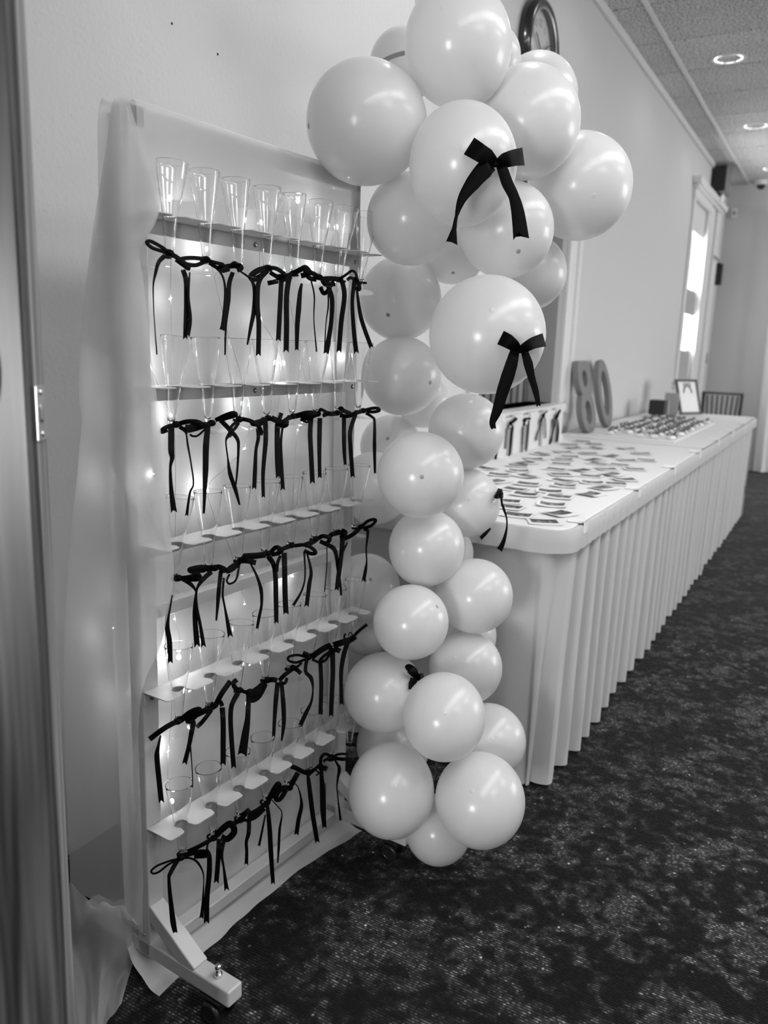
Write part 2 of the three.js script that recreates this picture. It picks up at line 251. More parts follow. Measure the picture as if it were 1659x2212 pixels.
// ---------------------------------------------------------------- glass stand
const standTurn = -TURN, sx = (x) => x * P, sy = (y) => RO.y - y * P, sz = (z) => -z * P;      // stand units to metres in the stand's own axes
const stand = thing('glass_stand', 'pale metal stand with five scalloped shelves that hold the plastic flutes', 'stand', [RO.x, 0, RO.z], standTurn);
{
  const b = (x0, y0, z0, x1, y1, z1, r = 0.003) => box(sx(x0), sy(Math.max(y0, y1)), sz(Math.max(z0, z1)), sx(x1), sy(Math.min(y0, y1)), sz(Math.min(z0, z1)), r);
  const posts = [-0.64, 7.05].map((x) => part('post', b(x, -2.12, 0.5, x + 0.47, 17.68, 0.95), M.frame, stand));
  part('top_bar', b(-0.64, -2.12, 0.5, 7.52, -1.68, 0.95), M.frame, stand);
  part('bottom_rail', b(-0.17, 17.5, 0.52, 7.05, 17.86, 0.93), M.frame, stand);
  part('back_rail', b(-0.17, 8.6, 0.62, 7.05, 8.95, 0.93), M.frame, stand);
  for (const x of [-0.64, 7.05]) {
    const f = part('foot', b(x, 17.25, -2.18, x + 0.47, 17.68, 3.1, 0.004), M.frame, stand);
    part('bolt', [cyl(0.0085, 0.0085, 0.007, 6).translate(sx(x + 0.235), sy(17.25) + 0.0035, sz(-1.62)), cyl(0.0055, 0.0055, 0.012, 12).translate(sx(x + 0.235), sy(17.25) + 0.012, sz(-1.62)), new THREE.SphereGeometry(0.0065, 16, 10).translate(sx(x + 0.235), sy(17.25) + 0.019, sz(-1.62))], M.chrome, f);
    for (const [z0, z1] of [[0.6, -0.95], [0.9, 2.3]]) part('brace', bar(V(sx(x + 0.235), sy(16.35), sz(z0)), V(sx(x + 0.235), sy(17.36), sz(z1)), 0.034, 0.03, 0.003), M.frame, stand);
    for (const z of [-1.62, 2.7]) {
      const c = part('caster', [box(sx(x + 0.235) - 0.017, 0.022, sz(z) - 0.019, sx(x + 0.235) + 0.017, sy(17.68) - 0.0005, sz(z) + 0.016, 0.006), box(sx(x + 0.235) - 0.022, sy(17.68) - 0.006, sz(z) - 0.03, sx(x + 0.235) + 0.022, sy(17.68) - 0.0005, sz(z) + 0.022, 0.003)], std(0.006, 0.5), stand);
      for (const s of [-1, 1]) { const w = part('wheel', [new THREE.TorusGeometry(0.0155, 0.0055, 10, 24).rotateY(Math.PI / 2), cyl(0.0155, 0.0155, 0.008, 24).rotateZ(Math.PI / 2)].map((g) => g.translate(sx(x + 0.235) + s * 0.021, 0.0215, sz(z))), std(0.015, 0.3), c); void w; }
    }
  }
  for (const y of [3.05, 9.4, 15.0, 17.1]) part('screw', new THREE.SphereGeometry(0.0042, 14, 8).scale(0.5, 1, 1).translate(sx(-0.64), sy(y), sz(0.72)), M.metal, posts[0]);
  // one shelf: a ledge cut for eight flutes, with its front corners rounded, and a lip that turns down at the back
  const s = new THREE.Shape(), rh = 0.168, front = 0.33, cut = 0.18, rc = 0.1;
  s.moveTo(-0.64, -0.47); s.lineTo(-0.64, front - rc); s.quadraticCurveTo(-0.64, front, -0.64 + rc, front);
  for (let i = 0; i < 8; i++) {
    const a = Math.acos(0.13 / rh);
    s.lineTo(i - cut - rc, front); s.quadraticCurveTo(i - cut + 0.02, front, i - cut + 0.02, front - rc); s.quadraticCurveTo(i - 0.13, 0.17, i - 0.13, Math.sin(a) * rh);
    s.absarc(i, 0, rh, Math.PI - a, 2 * Math.PI + a, false);
    s.quadraticCurveTo(i + 0.13, 0.17, i + cut - 0.02, front - rc); s.quadraticCurveTo(i + cut - 0.02, front, i + cut + rc, front);
  }
  s.lineTo(7.52 - rc, front); s.quadraticCurveTo(7.52, front, 7.52, front - rc); s.lineTo(7.52, -0.47); s.lineTo(-0.64, -0.47);
  const ledge = new THREE.ExtrudeGeometry(s, { depth: 0.0016 / P, bevelEnabled: false, curveSegments: 10 }).scale(P, P, P).rotateX(Math.PI / 2);
  const lip = box(sx(-0.64), -0.026, sz(0.49), sx(7.52), 0.0003, sz(0.465), 0.0004);
  for (let k = 0; k < 5; k++) {
    const sh = part('shelf', join([ledge.clone(), lip.clone()]).translate(0, sy(k * SP), 0), M.frame, stand);
    for (const x of [-0.4, 3.1, 7.28]) part('screw', new THREE.SphereGeometry(0.005, 14, 8).scale(1, 1, 0.5).translate(sx(x), sy(k * SP) - 0.015, sz(0.46)), std(0.25, 0.3, { metalness: 1 }), sh);
  }
}
// ---------------------------------------------------------------- flutes: one glass, copied along the shelves
const shelfWord = ['top', 'second', 'third', 'fourth', 'bottom'], ordinal = ['first', 'second', 'third', 'fourth', 'fifth', 'sixth', 'seventh', 'eighth'];
{
  const lathe = (pts, n = 40) => new THREE.LatheGeometry(pts.map(([r, y]) => new THREE.Vector2(r, y)), n);
  const flute = thing('champagne_flute', 'clear plastic flute', 'glass', [0, 0, 0]);
  const outer = [[0.004, -0.0652], [0.0058, -0.063], [0.0072, -0.05], [0.0092, -0.03], [0.0118, -0.004], [0.0124, 0], [0.0158, 0.02], [0.0193, 0.04], [0.0225, 0.06], [0.0246, 0.076], [0.0252, 0.0805]];
  const inner = outer.slice(2).map(([r, y]) => [r - 0.0011, y]).reverse();
  part('bowl', lathe([[0.0001, -0.0655], ...outer, [0.0248, 0.0812], ...inner, [0.004, -0.056], [0.0001, -0.058]], 44), M.glass, flute);
  part('stem', lathe([[0.0001, -0.0656], [0.0062, -0.066], [0.0066, -0.069], [0.0058, -0.0725], [0.007, -0.075]], 24), M.pane, flute);
  part('foot', lathe([[0.0068, -0.0752], [0.012, -0.0768], [0.022, -0.0785], [0.0298, -0.0793], [0.0305, -0.0803], [0.0296, -0.081], [0.0001, -0.0806]], 44), M.pane, flute);
  const lean = [[5, 1, -2, 0, -4, 5, 14, 15], [8, -5, 0, -2, -1, 3, 4, 5], [9, 0, 0, 3, 0, -1, -1, 5], [3, 3, 9, -1, 0, 12, 3, 9], [-2, -6, -2, -4, 3, 5, 2, 4]];
  let first = true;
  for (let k = 0; k < 5; k++) for (let i = 0; i < 8; i++) {
    const label = `clear plastic flute, ${ordinal[i]} from the left on the ${shelfWord[k]} shelf`, group = `plastic flutes on the ${shelfWord[k]} shelf`;
    const g = first ? tag(flute, label, 'glass', group) : dup(flute, label, group); first = false;
    g.position.copy(rk(i, k * SP, 0)); g.rotation.set(rr(-0.03, 0.03), standTurn, -lean[k][i] / 100);
    g.rotation.order = 'YXZ';
  }
}

// ---------------------------------------------------------------- satin ribbons
// a ribbon along pixels of the photograph, laid at its own distance by place(px, py, s); a tail ends in a swallow notch
function ribbon(pts, widths, place, notch) {
  const w = Array.isArray(widths) ? widths : [widths], n = pts.length - 1, steps = Math.max(6, n * 6), pos = [], idx = [], uv = [];
  const row = pts.map(([x, y]) => V(x, y, 0));
  for (let j = 0; j <= steps; j++) {
    const s = j / steps, c = alongRow(row, s), a = alongRow(row, Math.max(0, s - 0.02)), b = alongRow(row, Math.min(1, s + 0.02));
    const tx = b.x - a.x, ty = b.y - a.y, tl = Math.hypot(tx, ty) || 1, k = s * (w.length - 1), k0 = Math.min(w.length - 1, Math.floor(k)), k1 = Math.min(w.length - 1, k0 + 1);
    const half = lerp(w[k0], w[k1], k - k0) * 0.58, nx = -ty / tl, ny = tx / tl;
    for (const q of [-1, 0, 1]) {
      let x = c.x + nx * half * q, y = c.y + ny * half * q;
      if (notch && j === steps && q === 0) { x -= tx / tl * half * 1.1; y -= ty / tl * half * 1.1; }
      const p = place(x, y, s, q === 0 ? 1 : 0); pos.push(p.x, p.y, p.z); uv.push(s, q);
    }
  }
  for (let j = 0; j < steps; j++) for (const q of [0, 1]) { const a = j * 3 + q, b = a + 3; idx.push(a, b, a + 1, a + 1, b, b + 1); }
  const g = new THREE.BufferGeometry(); g.setAttribute('position', new THREE.Float32BufferAttribute(pos, 3)); g.setAttribute('uv', new THREE.Float32BufferAttribute(uv, 2)); g.setIndex(idx); g.computeVertexNormals(); return g;
}
const pixels = (text) => text.split(' ').map((s) => s.split(',').map(Number));
function bow(k, i, kx, ky, ...strokes) {
  const at = onRack(kx, ky, -0.1), stem = rk(i, k * SP + 0.9, 0), o = thing('ribbon_bow', `black ribbon bow on the ${ordinal[i]} flute from the left, ${shelfWord[k]} shelf`, 'ribbon', at.toArray(), 0, `black bows on the ${shelfWord[k]} row of flutes`);
  const local = (g) => g.translate(-at.x, -at.y, -at.z), z0 = -0.02 * ((i * 3) % 5);
  part('knot', local(new THREE.SphereGeometry(0.007, 14, 10).scale(1.2, 0.85, 1).translate(at.x, at.y, at.z)), M.ribbon, o);
  part('band', local(new THREE.TorusGeometry(0.0078, 0.0022, 8, 24).rotateX(Math.PI / 2).translate(stem.x, lerp(stem.y, at.y, 0.7), stem.z)), M.ribbon, o);
  strokes.forEach(([kind, text, w], n) => {
    const tail = kind === 'tail', side = n % 2 ? 1 : 0.6;
    const place = (x, y, s, mid) => onRack(x, y, tail ? -0.12 + z0 - 0.34 * Math.min(1, s * 5) - 0.012 * mid - 0.03 * n : -0.1 + z0 - side * 0.22 * Math.sin(Math.PI * Math.min(1, s * 1.05)) - 0.015 * mid - 0.02 * n);
    part(kind, local(ribbon(pixels(text), w, place, tail)), M.ribbon, o);
  });
}
bow(0, 0, 366, 547, ['loop', '365,546 348,533 325,521 317,524 328,535 348,542 364,548', 7], ['loop', '366,547 382,556 400,570 408,580 396,572 380,560', 9], ['tail', '357,552 343,566 336,590 331,618 332,668 335,714 339,767', [10, 8, 6, 3, 2, 2, 3]], ['tail', '395,583 402,605 403,640 402,680 400,734', [9, 10, 10, 9, 8]]);
bow(0, 1, 445, 561, ['loop', '444,560 415,557 391,560 398,569 422,573 443,565', 8], ['loop', '446,561 460,566 482,572 470,578 452,568', 7], ['tail', '410,588 407,640 411,690 405,728', [3, 5, 7, 8]], ['tail', '452,569 474,586 484,607 487,641 483,696 479,714', [4, 4, 4, 6, 9, 10]]);
bow(0, 2, 507, 572, ['loop', '507,573 490,576 476,578 480,584 496,580', 10], ['loop', '507,573 518,574 521,580 512,584', 9], ['tail', '503,588 495,614 494,650 488,705 486,768', [8, 9, 7, 4, 3]], ['tail', '519,586 540,602 550,625 549,668 542,705 534,746', [3, 4, 8, 9, 7, 3]]);
bow(0, 3, 578, 579, ['loop', '578,579 558,584 543,595 546,603 562,598 577,584', 11], ['loop', '579,578 596,580 611,589 614,596 600,598 583,588', 8], ['tail', '570,590 558,614 556,660 559,700 558,770', 9], ['tail', '608,600 605,660 601,738', 9], ['loop', '578,612 601,607', 9]);
bow(0, 4, 634, 591, ['loop', '634,591 618,596 600,598 612,604 630,597', 9], ['loop', '635,590 650,582 660,578 668,590 650,596', 10], ['tail', '625,596 619,640 619,705 618,762', 10], ['tail', '652,612 648,632 645,668 642,705 641,758', [4, 8, 10, 9, 6]]);
bow(0, 5, 690, 599, ['loop', '690,599 674,590 660,586 668,600 684,604', 9], ['loop', '690,600 704,608 713,620 700,634 692,620', 8], ['tail', '672,606 679,640 678,690 684,761', [3, 3, 2, 3]], ['tail', '708,616 717,645 716,690 710,732 704,765', [8, 9, 8, 9, 10]]);
bow(0, 6, 734, 604, ['loop', '733,604 715,602 698,604 706,615 724,612', 10], ['loop', '735,602 748,593 760,585 768,590 770,602 758,600', 5], ['tail', '739,608 744,640 737,696 732,762', 9], ['tail', '709,621 709,661 704,700 701,764', [3, 3, 2, 3]]);
bow(0, 7, 768, 604, ['loop', '768,604 774,612 776,625 768,622', 8], ['loop', '768,604 756,600 750,606', 6], ['tail', '766,608 761,650 764,710 770,765', [9, 7, 8, 9]], ['tail', '771,625 780,687 803,753', [4, 8, 8]]);
bow(1, 0, 380, 917, ['loop', '379,917 364,921 352,927 350,933 362,929', 8], ['loop', '382,917 403,911 424,911 436,917 424,923 400,922', 9], ['tail', '370,922 370,972 372,989 368,1011 370,1058 376,1108', [12, 12, 9, 5, 8, 12]], ['tail', '388,922 400,930 403,941 406,963 412,997 418,1044 410,1066 403,1116', [8, 8, 3, 4, 3, 3, 4, 6]]);
bow(1, 1, 457, 914, ['loop', '455,917 434,917 406,923 403,930 420,927 448,918', 9], ['loop', '465,908 485,898 504,892 509,897 489,903 472,908', 8], ['loop', '452,920 442,928 427,941 416,942 410,938', 4], ['tail', '449,921 445,963 444,1015 442,1066 440,1111', [10, 12, 11, 7, 4]], ['tail', '476,907 497,929 513,949 515,972 512,1023 508,1056', [9, 9, 7, 5, 4, 3]]);
bow(1, 2, 517, 906, ['loop', '515,908 501,920 499,929 506,927 516,913', 6], ['loop', '523,905 540,909 556,918 564,932 562,940', 8], ['loop', '492,935 502,940', 10], ['tail', '494,941 488,953 492,989 497,1023 508,1056 518,1092', [9, 3, 3, 8, 8, 3]], ['tail', '557,925 558,946 553,972 551,1015 549,1058', [8, 7, 6, 8, 8]]);
bow(1, 3, 579, 903, ['loop', '577,905 560,910 544,915 558,917 574,910', 8], ['loop', '586,903 604,911 618,915 611,919 594,917', 11], ['loop', '600,898 610,901', 14], ['tail', '573,909 574,949 570,997 568,1032 569,1076', [9, 9, 8, 7, 6]], ['tail', '599,920 599,980 602,1034', 10]);
bow(1, 4, 634, 899, ['loop', '632,901 620,905 612,912 624,909', 8], ['loop', '639,899 660,893 680,893 672,900 649,905', 10], ['loop', '649,906 663,912 670,906', 4], ['tail', '611,919 607,954 608,997 611,1060', [4, 5, 6, 8]]);
bow(1, 5, 686, 894, ['loop', '684,896 672,901 662,905', 8], ['loop', '687,893 692,885 697,886 704,890 706,895 697,899', 6], ['loop', '698,891 708,895', 11], ['tail', '672,902 670,937 672,980 675,1046', 9], ['tail', '691,903 690,946 690,997 691,1034', [9, 9, 7, 7]]);
bow(1, 6, 728, 892, ['loop', '726,893 714,894 704,892', 9], ['loop', '732,886 737,882 742,887 757,894 749,899 734,897', 8], ['tail', '743,900 743,946 744,980 746,1006', [8, 8, 7, 5]]);
bow(1, 7, 785, 887, ['loop', '783,888 769,892 754,899', 8], ['loop', '788,886 804,882 816,882 819,887 805,890 792,888', 6], ['tail', '768,895 757,929 757,963 762,1033', 8], ['tail', '790,892 804,901 809,911 809,963 810,1024', [6, 5, 5, 7, 4]]);
bow(2, 0, 385, 1249, ['loop', '383,1249 377,1250', 12], ['loop', '386,1249 405,1247 428,1242 431,1249 422,1252 400,1251', 8], ['tail', '372,1285 361,1343 366,1386 368,1434', [3, 9, 10, 9]], ['tail', '393,1250 412,1262 423,1278 422,1300 421,1334 426,1399', [8, 8, 3, 7, 9, 11]]);
bow(2, 1, 464, 1227, ['loop', '460,1227 434,1225 410,1230 417,1235 443,1231', 9], ['loop', '467,1226 474,1225 486,1231 474,1234', 10], ['tail', '457,1235 438,1252 425,1274 424,1309 433,1352 440,1399', [9, 9, 4, 7, 6, 9]], ['tail', '477,1234 472,1283 470,1309 467,1342', [8, 8, 6, 3]]);
bow(2, 2, 520, 1211, ['loop', '519,1212 496,1226 491,1235 503,1230 518,1216', 7], ['loop', '517,1219 510,1252 496,1261 490,1254 496,1240', 4], ['loop', '524,1211 537,1212 553,1216', 10], ['tail', '484,1248 481,1283 486,1314 498,1378', [5, 4, 4, 10]], ['tail', '541,1217 555,1245 564,1275 565,1306 560,1332 555,1360', [3, 5, 7, 5, 6, 5]]);
bow(2, 3, 579, 1196, ['loop', '578,1195 557,1198 527,1200 540,1204 574,1200', 8], ['loop', '585,1193 597,1182 609,1189 598,1196 586,1198', 8], ['tail', '579,1201 591,1220 595,1246 596,1289 597,1348', [10, 9, 9, 9, 8]], ['tail', '614,1194 615,1237 616,1289 618,1328', 10], ['tail', '606,1200 600,1215 598,1236', 6]);
bow(2, 4, 630, 1178, ['loop', '627,1180 609,1186 600,1192', 8], ['loop', '636,1179 658,1177 674,1184 682,1194 672,1196 657,1189', 7], ['tail', '657,1192 659,1229 658,1254 650,1280 632,1310', [4, 3, 3, 4, 6]], ['tail', '663,1194 672,1234 668,1263 662,1312', [3, 6, 8, 8]]);
bow(2, 5, 682, 1165, ['loop', '681,1167 667,1175 658,1178', 10], ['loop', '687,1163 698,1158 712,1163 705,1174 691,1169', 8], ['tail', '706,1174 706,1220 701,1279', 2], ['tail', '698,1173 720,1184 727,1203 730,1229 735,1263 737,1288', [7, 9, 7, 6, 5, 4]]);
bow(2, 6, 732, 1150, ['loop', '730,1151 718,1154 711,1160', 9], ['loop', '737,1146 746,1150 742,1158 735,1155', 9], ['tail', '740,1160 737,1203 731,1246 727,1276', [10, 8, 9, 7]], ['tail', '750,1172 737,1203 730,1240', 4]);
bow(2, 7, 779, 1138, ['loop', '777,1140 767,1151 753,1160 744,1163', 8], ['loop', '780,1138 794,1126 808,1122 811,1126 801,1136 784,1141', 6], ['tail', '786,1143 794,1146 794,1158 791,1186 792,1212 790,1229 785,1257', [6, 6, 5, 3, 3, 6, 7]]);
bow(3, 0, 384, 1558, ['loop', '383,1558 360,1570 340,1584 323,1597', 10], ['loop', '389,1557 410,1540 427,1533 431,1536 417,1550 400,1558', 11], ['loop', '402,1558 412,1560 422,1557', 7], ['tail', '347,1588 342,1612 339,1634 343,1680 349,1735', [3, 6, 10, 10, 10]], ['tail', '418,1560 413,1586 408,1612 398,1652', [10, 9, 8, 9]]);
bow(3, 1, 463, 1524, ['loop', '462,1526 441,1536 427,1543', 11], ['loop', '457,1533 439,1557 425,1571', 8], ['loop', '467,1521 479,1498 498,1471', 10], ['loop', '468,1520 476,1516 480,1526', 8], ['tail', '480,1528 482,1560 482,1612 482,1654', 10], ['tail', '410,1600 414,1646 416,1680 416,1702', [4, 2, 2, 2]]);
bow(3, 2, 517, 1491, ['loop', '513,1491 506,1483 505,1474 512,1468', 9], ['loop', '520,1490 530,1495 541,1491 537,1498', 7], ['loop', '533,1505 551,1497 568,1480', 14], ['tail', '514,1497 501,1522 498,1551 500,1594 505,1661', [10, 9, 9, 9, 9]], ['tail', '537,1503 535,1551 530,1586 523,1633', [9, 10, 14, 17]]);
bow(3, 3, 579, 1469, ['loop', '577,1470 557,1486 542,1498 543,1513 559,1505 574,1477', 9], ['loop', '581,1469 590,1468 599,1470', 10], ['tail', '600,1474 596,1511 593,1554 591,1593', [9, 9, 7, 6]]);
bow(3, 4, 634, 1443, ['loop', '632,1445 615,1458 603,1470', 8], ['loop', '603,1472 615,1476 620,1464', 6], ['loop', '638,1445 644,1449 650,1455', 8], ['loop', '639,1443 646,1437 652,1431', 5], ['tail', '608,1474 612,1520 613,1563 608,1602', [7, 9, 8, 3]]);
bow(3, 5, 667, 1420, ['loop', '663,1420 643,1415 624,1419 624,1427 640,1431 660,1424', 5], ['loop', '658,1418 662,1408', 11], ['loop', '674,1419 694,1404 715,1393', 11], ['loop', '674,1424 691,1431 703,1426 713,1412', 5], ['tail', '663,1424 660,1450 672,1465 676,1489 672,1517 660,1542 648,1569', [7, 7, 8, 3, 5, 8, 8]], ['tail', '692,1430 694,1477 693,1520 692,1545', 8]);
bow(3, 6, 717, 1405, ['loop', '715,1407 700,1417 691,1428 700,1428', 6], ['loop', '720,1394 739,1388 757,1382', 12], ['loop', '724,1403 729,1404 735,1407', 10], ['tail', '718,1408 719,1451 717,1494 715,1549', [10, 9, 9, 8]]);
bow(3, 7, 760, 1381, ['loop', '761,1379 772,1366 785,1355 793,1349', 6], ['loop', '744,1381 744,1373 748,1369', 4], ['loop', '752,1374 756,1366 762,1372 760,1379', 2], ['tail', '752,1384 742,1417 737,1451 737,1486 738,1524', [9, 9, 8, 7, 8]]);
bow(4, 0, 391, 1852, ['loop', '389,1854 366,1860 340,1870 327,1881 331,1887 344,1883 363,1868 382,1858', 4], ['loop', '398,1849 419,1842 443,1840 445,1848 419,1850', 9], ['tail', '384,1857 368,1886 365,1899 368,1939 374,1992 379,2016', [9, 8, 6, 8, 11, 8]], ['tail', '398,1854 412,1854 426,1862 438,1883 440,1906 438,1952 435,1985', [3, 4, 5, 3, 2, 5, 8]]);
bow(4, 1, 462, 1810, ['loop', '459,1812 433,1827 405,1840', 8], ['loop', '467,1805 480,1791 498,1779 506,1796 492,1812 478,1808', 12], ['tail', '451,1818 447,1833 452,1849 452,1886 447,1939 446,1996', [3, 4, 9, 10, 10, 10]], ['tail', '473,1812 471,1859 467,1909', 9], ['tail', '484,1812 479,1846 483,1873 490,1925', [8, 6, 4, 9]]);
bow(4, 2, 520, 1771, ['loop', '518,1772 505,1779 500,1785 508,1789', 9], ['loop', '522,1768 531,1756 540,1749', 10], ['loop', '525,1771 537,1772 541,1767', 6], ['tail', '538,1772 537,1799 532,1819 533,1839 532,1869', [8, 8, 6, 6, 7]]);
bow(4, 3, 577, 1734, ['loop', '574,1737 558,1749 542,1759 540,1769 553,1763 571,1746', 9], ['loop', '579,1730 590,1709 600,1694 602,1699 590,1725', 10], ['tail', '577,1738 580,1762 583,1799 585,1839 590,1911', [6, 8, 9, 9, 7]], ['tail', '573,1760 566,1796 559,1829', [3, 4, 5]], ['tail', '587,1728 599,1741 609,1757 604,1792 602,1832 600,1865', [2, 2, 2, 5, 5, 2]]);
bow(4, 4, 626, 1702, ['loop', '624,1702 611,1702 598,1716 597,1727 606,1725 618,1706', 9], ['loop', '629,1696 638,1679 644,1669', 10], ['tail', '636,1692 644,1701 650,1723 651,1743 645,1770 640,1805', [2, 2, 4, 7, 8, 8]]);
bow(4, 5, 667, 1670, ['loop', '664,1670 652,1666 639,1659 628,1655', 9], ['loop', '671,1670 682,1660 695,1648', 6], ['loop', '682,1664 689,1670 682,1675', 3], ['tail', '665,1674 667,1689 671,1723 676,1763 686,1822', [5, 8, 9, 9, 8]]);
bow(4, 6, 694, 1658, ['loop', '693,1658 693,1639 701,1629 712,1632', 6], ['loop', '699,1658 707,1662', 10], ['tail', '694,1660 695,1682 697,1709 698,1750 701,1790', [7, 8, 11, 11, 7]]);
bow(4, 7, 716, 1636, ['loop', '718,1635 733,1629 752,1629', 5], ['loop', '720,1637 740,1640 762,1638', 7], ['loop', '713,1637 706,1640 698,1645', 5], ['tail', '721,1638 729,1651 733,1662 728,1693 729,1716 733,1750 736,1774', [3, 5, 7, 3, 2, 4, 5]]);

// ---------------------------------------------------------------- sheer drape over the stand
{
  const o = thing('sheer_drape', 'sheer white plastic drape hung over the stand, gathered down its left side to the floor', 'drape', [RO.x, 0, RO.z]);
  const loc = (g) => g.translate(-RO.x, 0, -RO.z);
  const wave = (f, a, ph = 0) => (u, v) => a * (Math.sin(u * f + ph + 1.5 * Math.sin(v * 4 + ph)) + 0.5 * Math.sin(u * f * 2.3 + 1.7 + ph)) * (0.25 + 0.75 * v);
  const floorS = RO.y / P;                                     // floor, in stand units below the top shelf
  // back panel, falling behind the shelves and out under the bottom rail
  const rows = [[-2.2, 0.97], [-1.5, 1.08], [2, 1.15], [7, 1.15], [12, 1.15], [16.6, 1.12], [17.7, 1.02], [18.1, 0.75], [18.28, 0.45], [18.3, 0.15]].map(([y, z]) => [-0.86, 1.2, 3.2, 5.4, 7.75].map((x, i) => rk(x, y, z + (y > 18 ? [-0.2, 0, 0.12, 0.1, -0.25][i] : 0))));
  part('back_panel', loc(sheet(rows, 60, 90, (u, v) => (v > 0.85 ? 0.3 : 1) * 0.0035 * (Math.sin(u * 23 + 2 * Math.sin(v * 5)) + 0.6 * Math.sin(u * 51 + v * 9)) + 0.006 * Math.max(0, v - 0.8) * Math.sin(u * 40), RZ)), M.drapeBack, o);
  // what is folded over the top bar and hangs a hand's width down in front
  const hem = [[300, 418], [358, 429], [446, 441], [540, 452], [610, 460], [684, 491], [729, 501], [770, 507]].map(([x, y]) => onRack(x, y, 0.44));
  const xs = hem.map((h) => h.clone().sub(rk(0, 0, 0.44)).dot(RX) / P);
  const top = [xs.map((x) => rk(x, -1.9, 1.0)), xs.map((x) => rk(x, -2.17, 0.98)), xs.map((x) => rk(x, -2.19, 0.72)), xs.map((x) => rk(x, -2.16, 0.46)), xs.map((x, i) => hem[i].clone().lerp(rk(x, -2.1, 0.44), 0.6)), xs.map((x, i) => hem[i].clone().lerp(rk(x, -2.1, 0.44), 0.3)), hem];
  part('valance', loc(sheet(top, 50, 40, (u, v) => 0.0016 * v * Math.sin(u * 31 + v * 3), RZ)), M.drape, o);
  // left side: the full-length layer, then the two shorter layers that lie over it
  const side = (list, x) => list.map(([y, zb, zf]) => [0, 0.25, 0.5, 0.75, 1].map((t) => rk(x, y, lerp(zb, zf, t))));
  const full = [[-2.12, 0.6, 0.2], [-1.58, 0.68, -0.04], [-0.87, 0.85, -0.35], [-0.25, 1.05, -0.66], [0.24, 1.25, -0.55], [0.77, 1.4, -0.05], [1.4, 1.56, -0.14], [2.78, 1.93, -0.3], [4.1, 2.02, -0.52], [5.04, 2.2, -0.59], [6.0, 2.4, -0.7], [6.8, 2.6, -0.81], [7.4, 2.7, -0.85], [7.93, 2.8, -0.76], [9.19, 3.02, -0.36], [10.1, 3.12, 0.16], [11.3, 3.23, 0.42], [13.2, 3.3, 0.42], [15.2, 3.3, 0.4], [16.2, 3.3, 0.45], [16.75, 3.32, 0.45]];
  part('side_panel', loc(sheet(side(full, -0.86), 48, 110, wave(7, 0.0018), RX)), M.drape, o);
  const flap = [[-2.1, 0.55, 0.22], [-1.5, 0.72, -0.03], [-0.6, 0.9, -0.46], [0.1, 1.15, -0.67], [0.77, 1.4, -0.04], [1.4, 1.56, -0.13], [2.7, 1.9, -0.29], [4.2, 1.96, -0.53], [5.1, 1.1, -0.6], [6.04, 0.27, -0.7], [6.5, -0.3, -0.76], [6.9, -0.72, -0.82]];
  part('side_flap', loc(sheet(side(flap, -0.93), 40, 70, wave(6, 0.0016, 1), RX)), M.drape, o);
  const tag2 = [[-2.0, 0.5, 0.25], [-1.0, 0.8, 0.3], [0.2, 1.2, 0.36], [1.3, 1.5, 0.4], [2.62, 1.84, 0.5]].map(([y, zb, zf], j, a) => [0, 0.3, 0.65, 1].map((t) => rk(-0.99, y + (j === a.length - 1 ? t * 0.36 : 0), lerp(zb, zf, t))));
  part('side_flap', loc(sheet(tag2, 30, 40, wave(6, 0.0016, 2), RX)), M.drape, o);
  // the length that lies in a heap on the floor at the left foot
  const fl = (x, y, h) => onY(x, y, h);
  const heap = [[rk(-0.9, 16.6, 3.3), rk(-0.95, 16.7, 2.5), rk(-0.98, 16.6, 1.7), rk(-0.95, 16.5, 0.9), rk(-0.9, 16.6, 0.5)], [fl(150, 2010, 0.09), fl(185, 1985, 0.13), fl(225, 1960, 0.16), fl(270, 1960, 0.15), fl(305, 1985, 0.1)], [fl(150, 2070, 0.06), fl(185, 2060, 0.06), fl(225, 2060, 0.07), fl(268, 2060, 0.06), fl(300, 2045, 0.03)], [fl(150, 2150, 0.02), fl(185, 2140, 0.012), fl(215, 2130, 0.03), fl(245, 2120, 0.012), fl(280, 2105, 0.006)], [fl(150, 2250, 0.006), fl(180, 2250, 0.012), fl(205, 2240, 0.006), fl(228, 2215, 0.01), fl(262, 2172, 0.005)]];
  part('floor_heap', loc(sheet(heap, 44, 50, (u, v) => 0.004 * Math.sin(u * 14 + v * 8) + 0.003 * Math.sin(u * 33 - v * 12), V(0, 1, 0))), M.drape, o);
  void floorS;
}
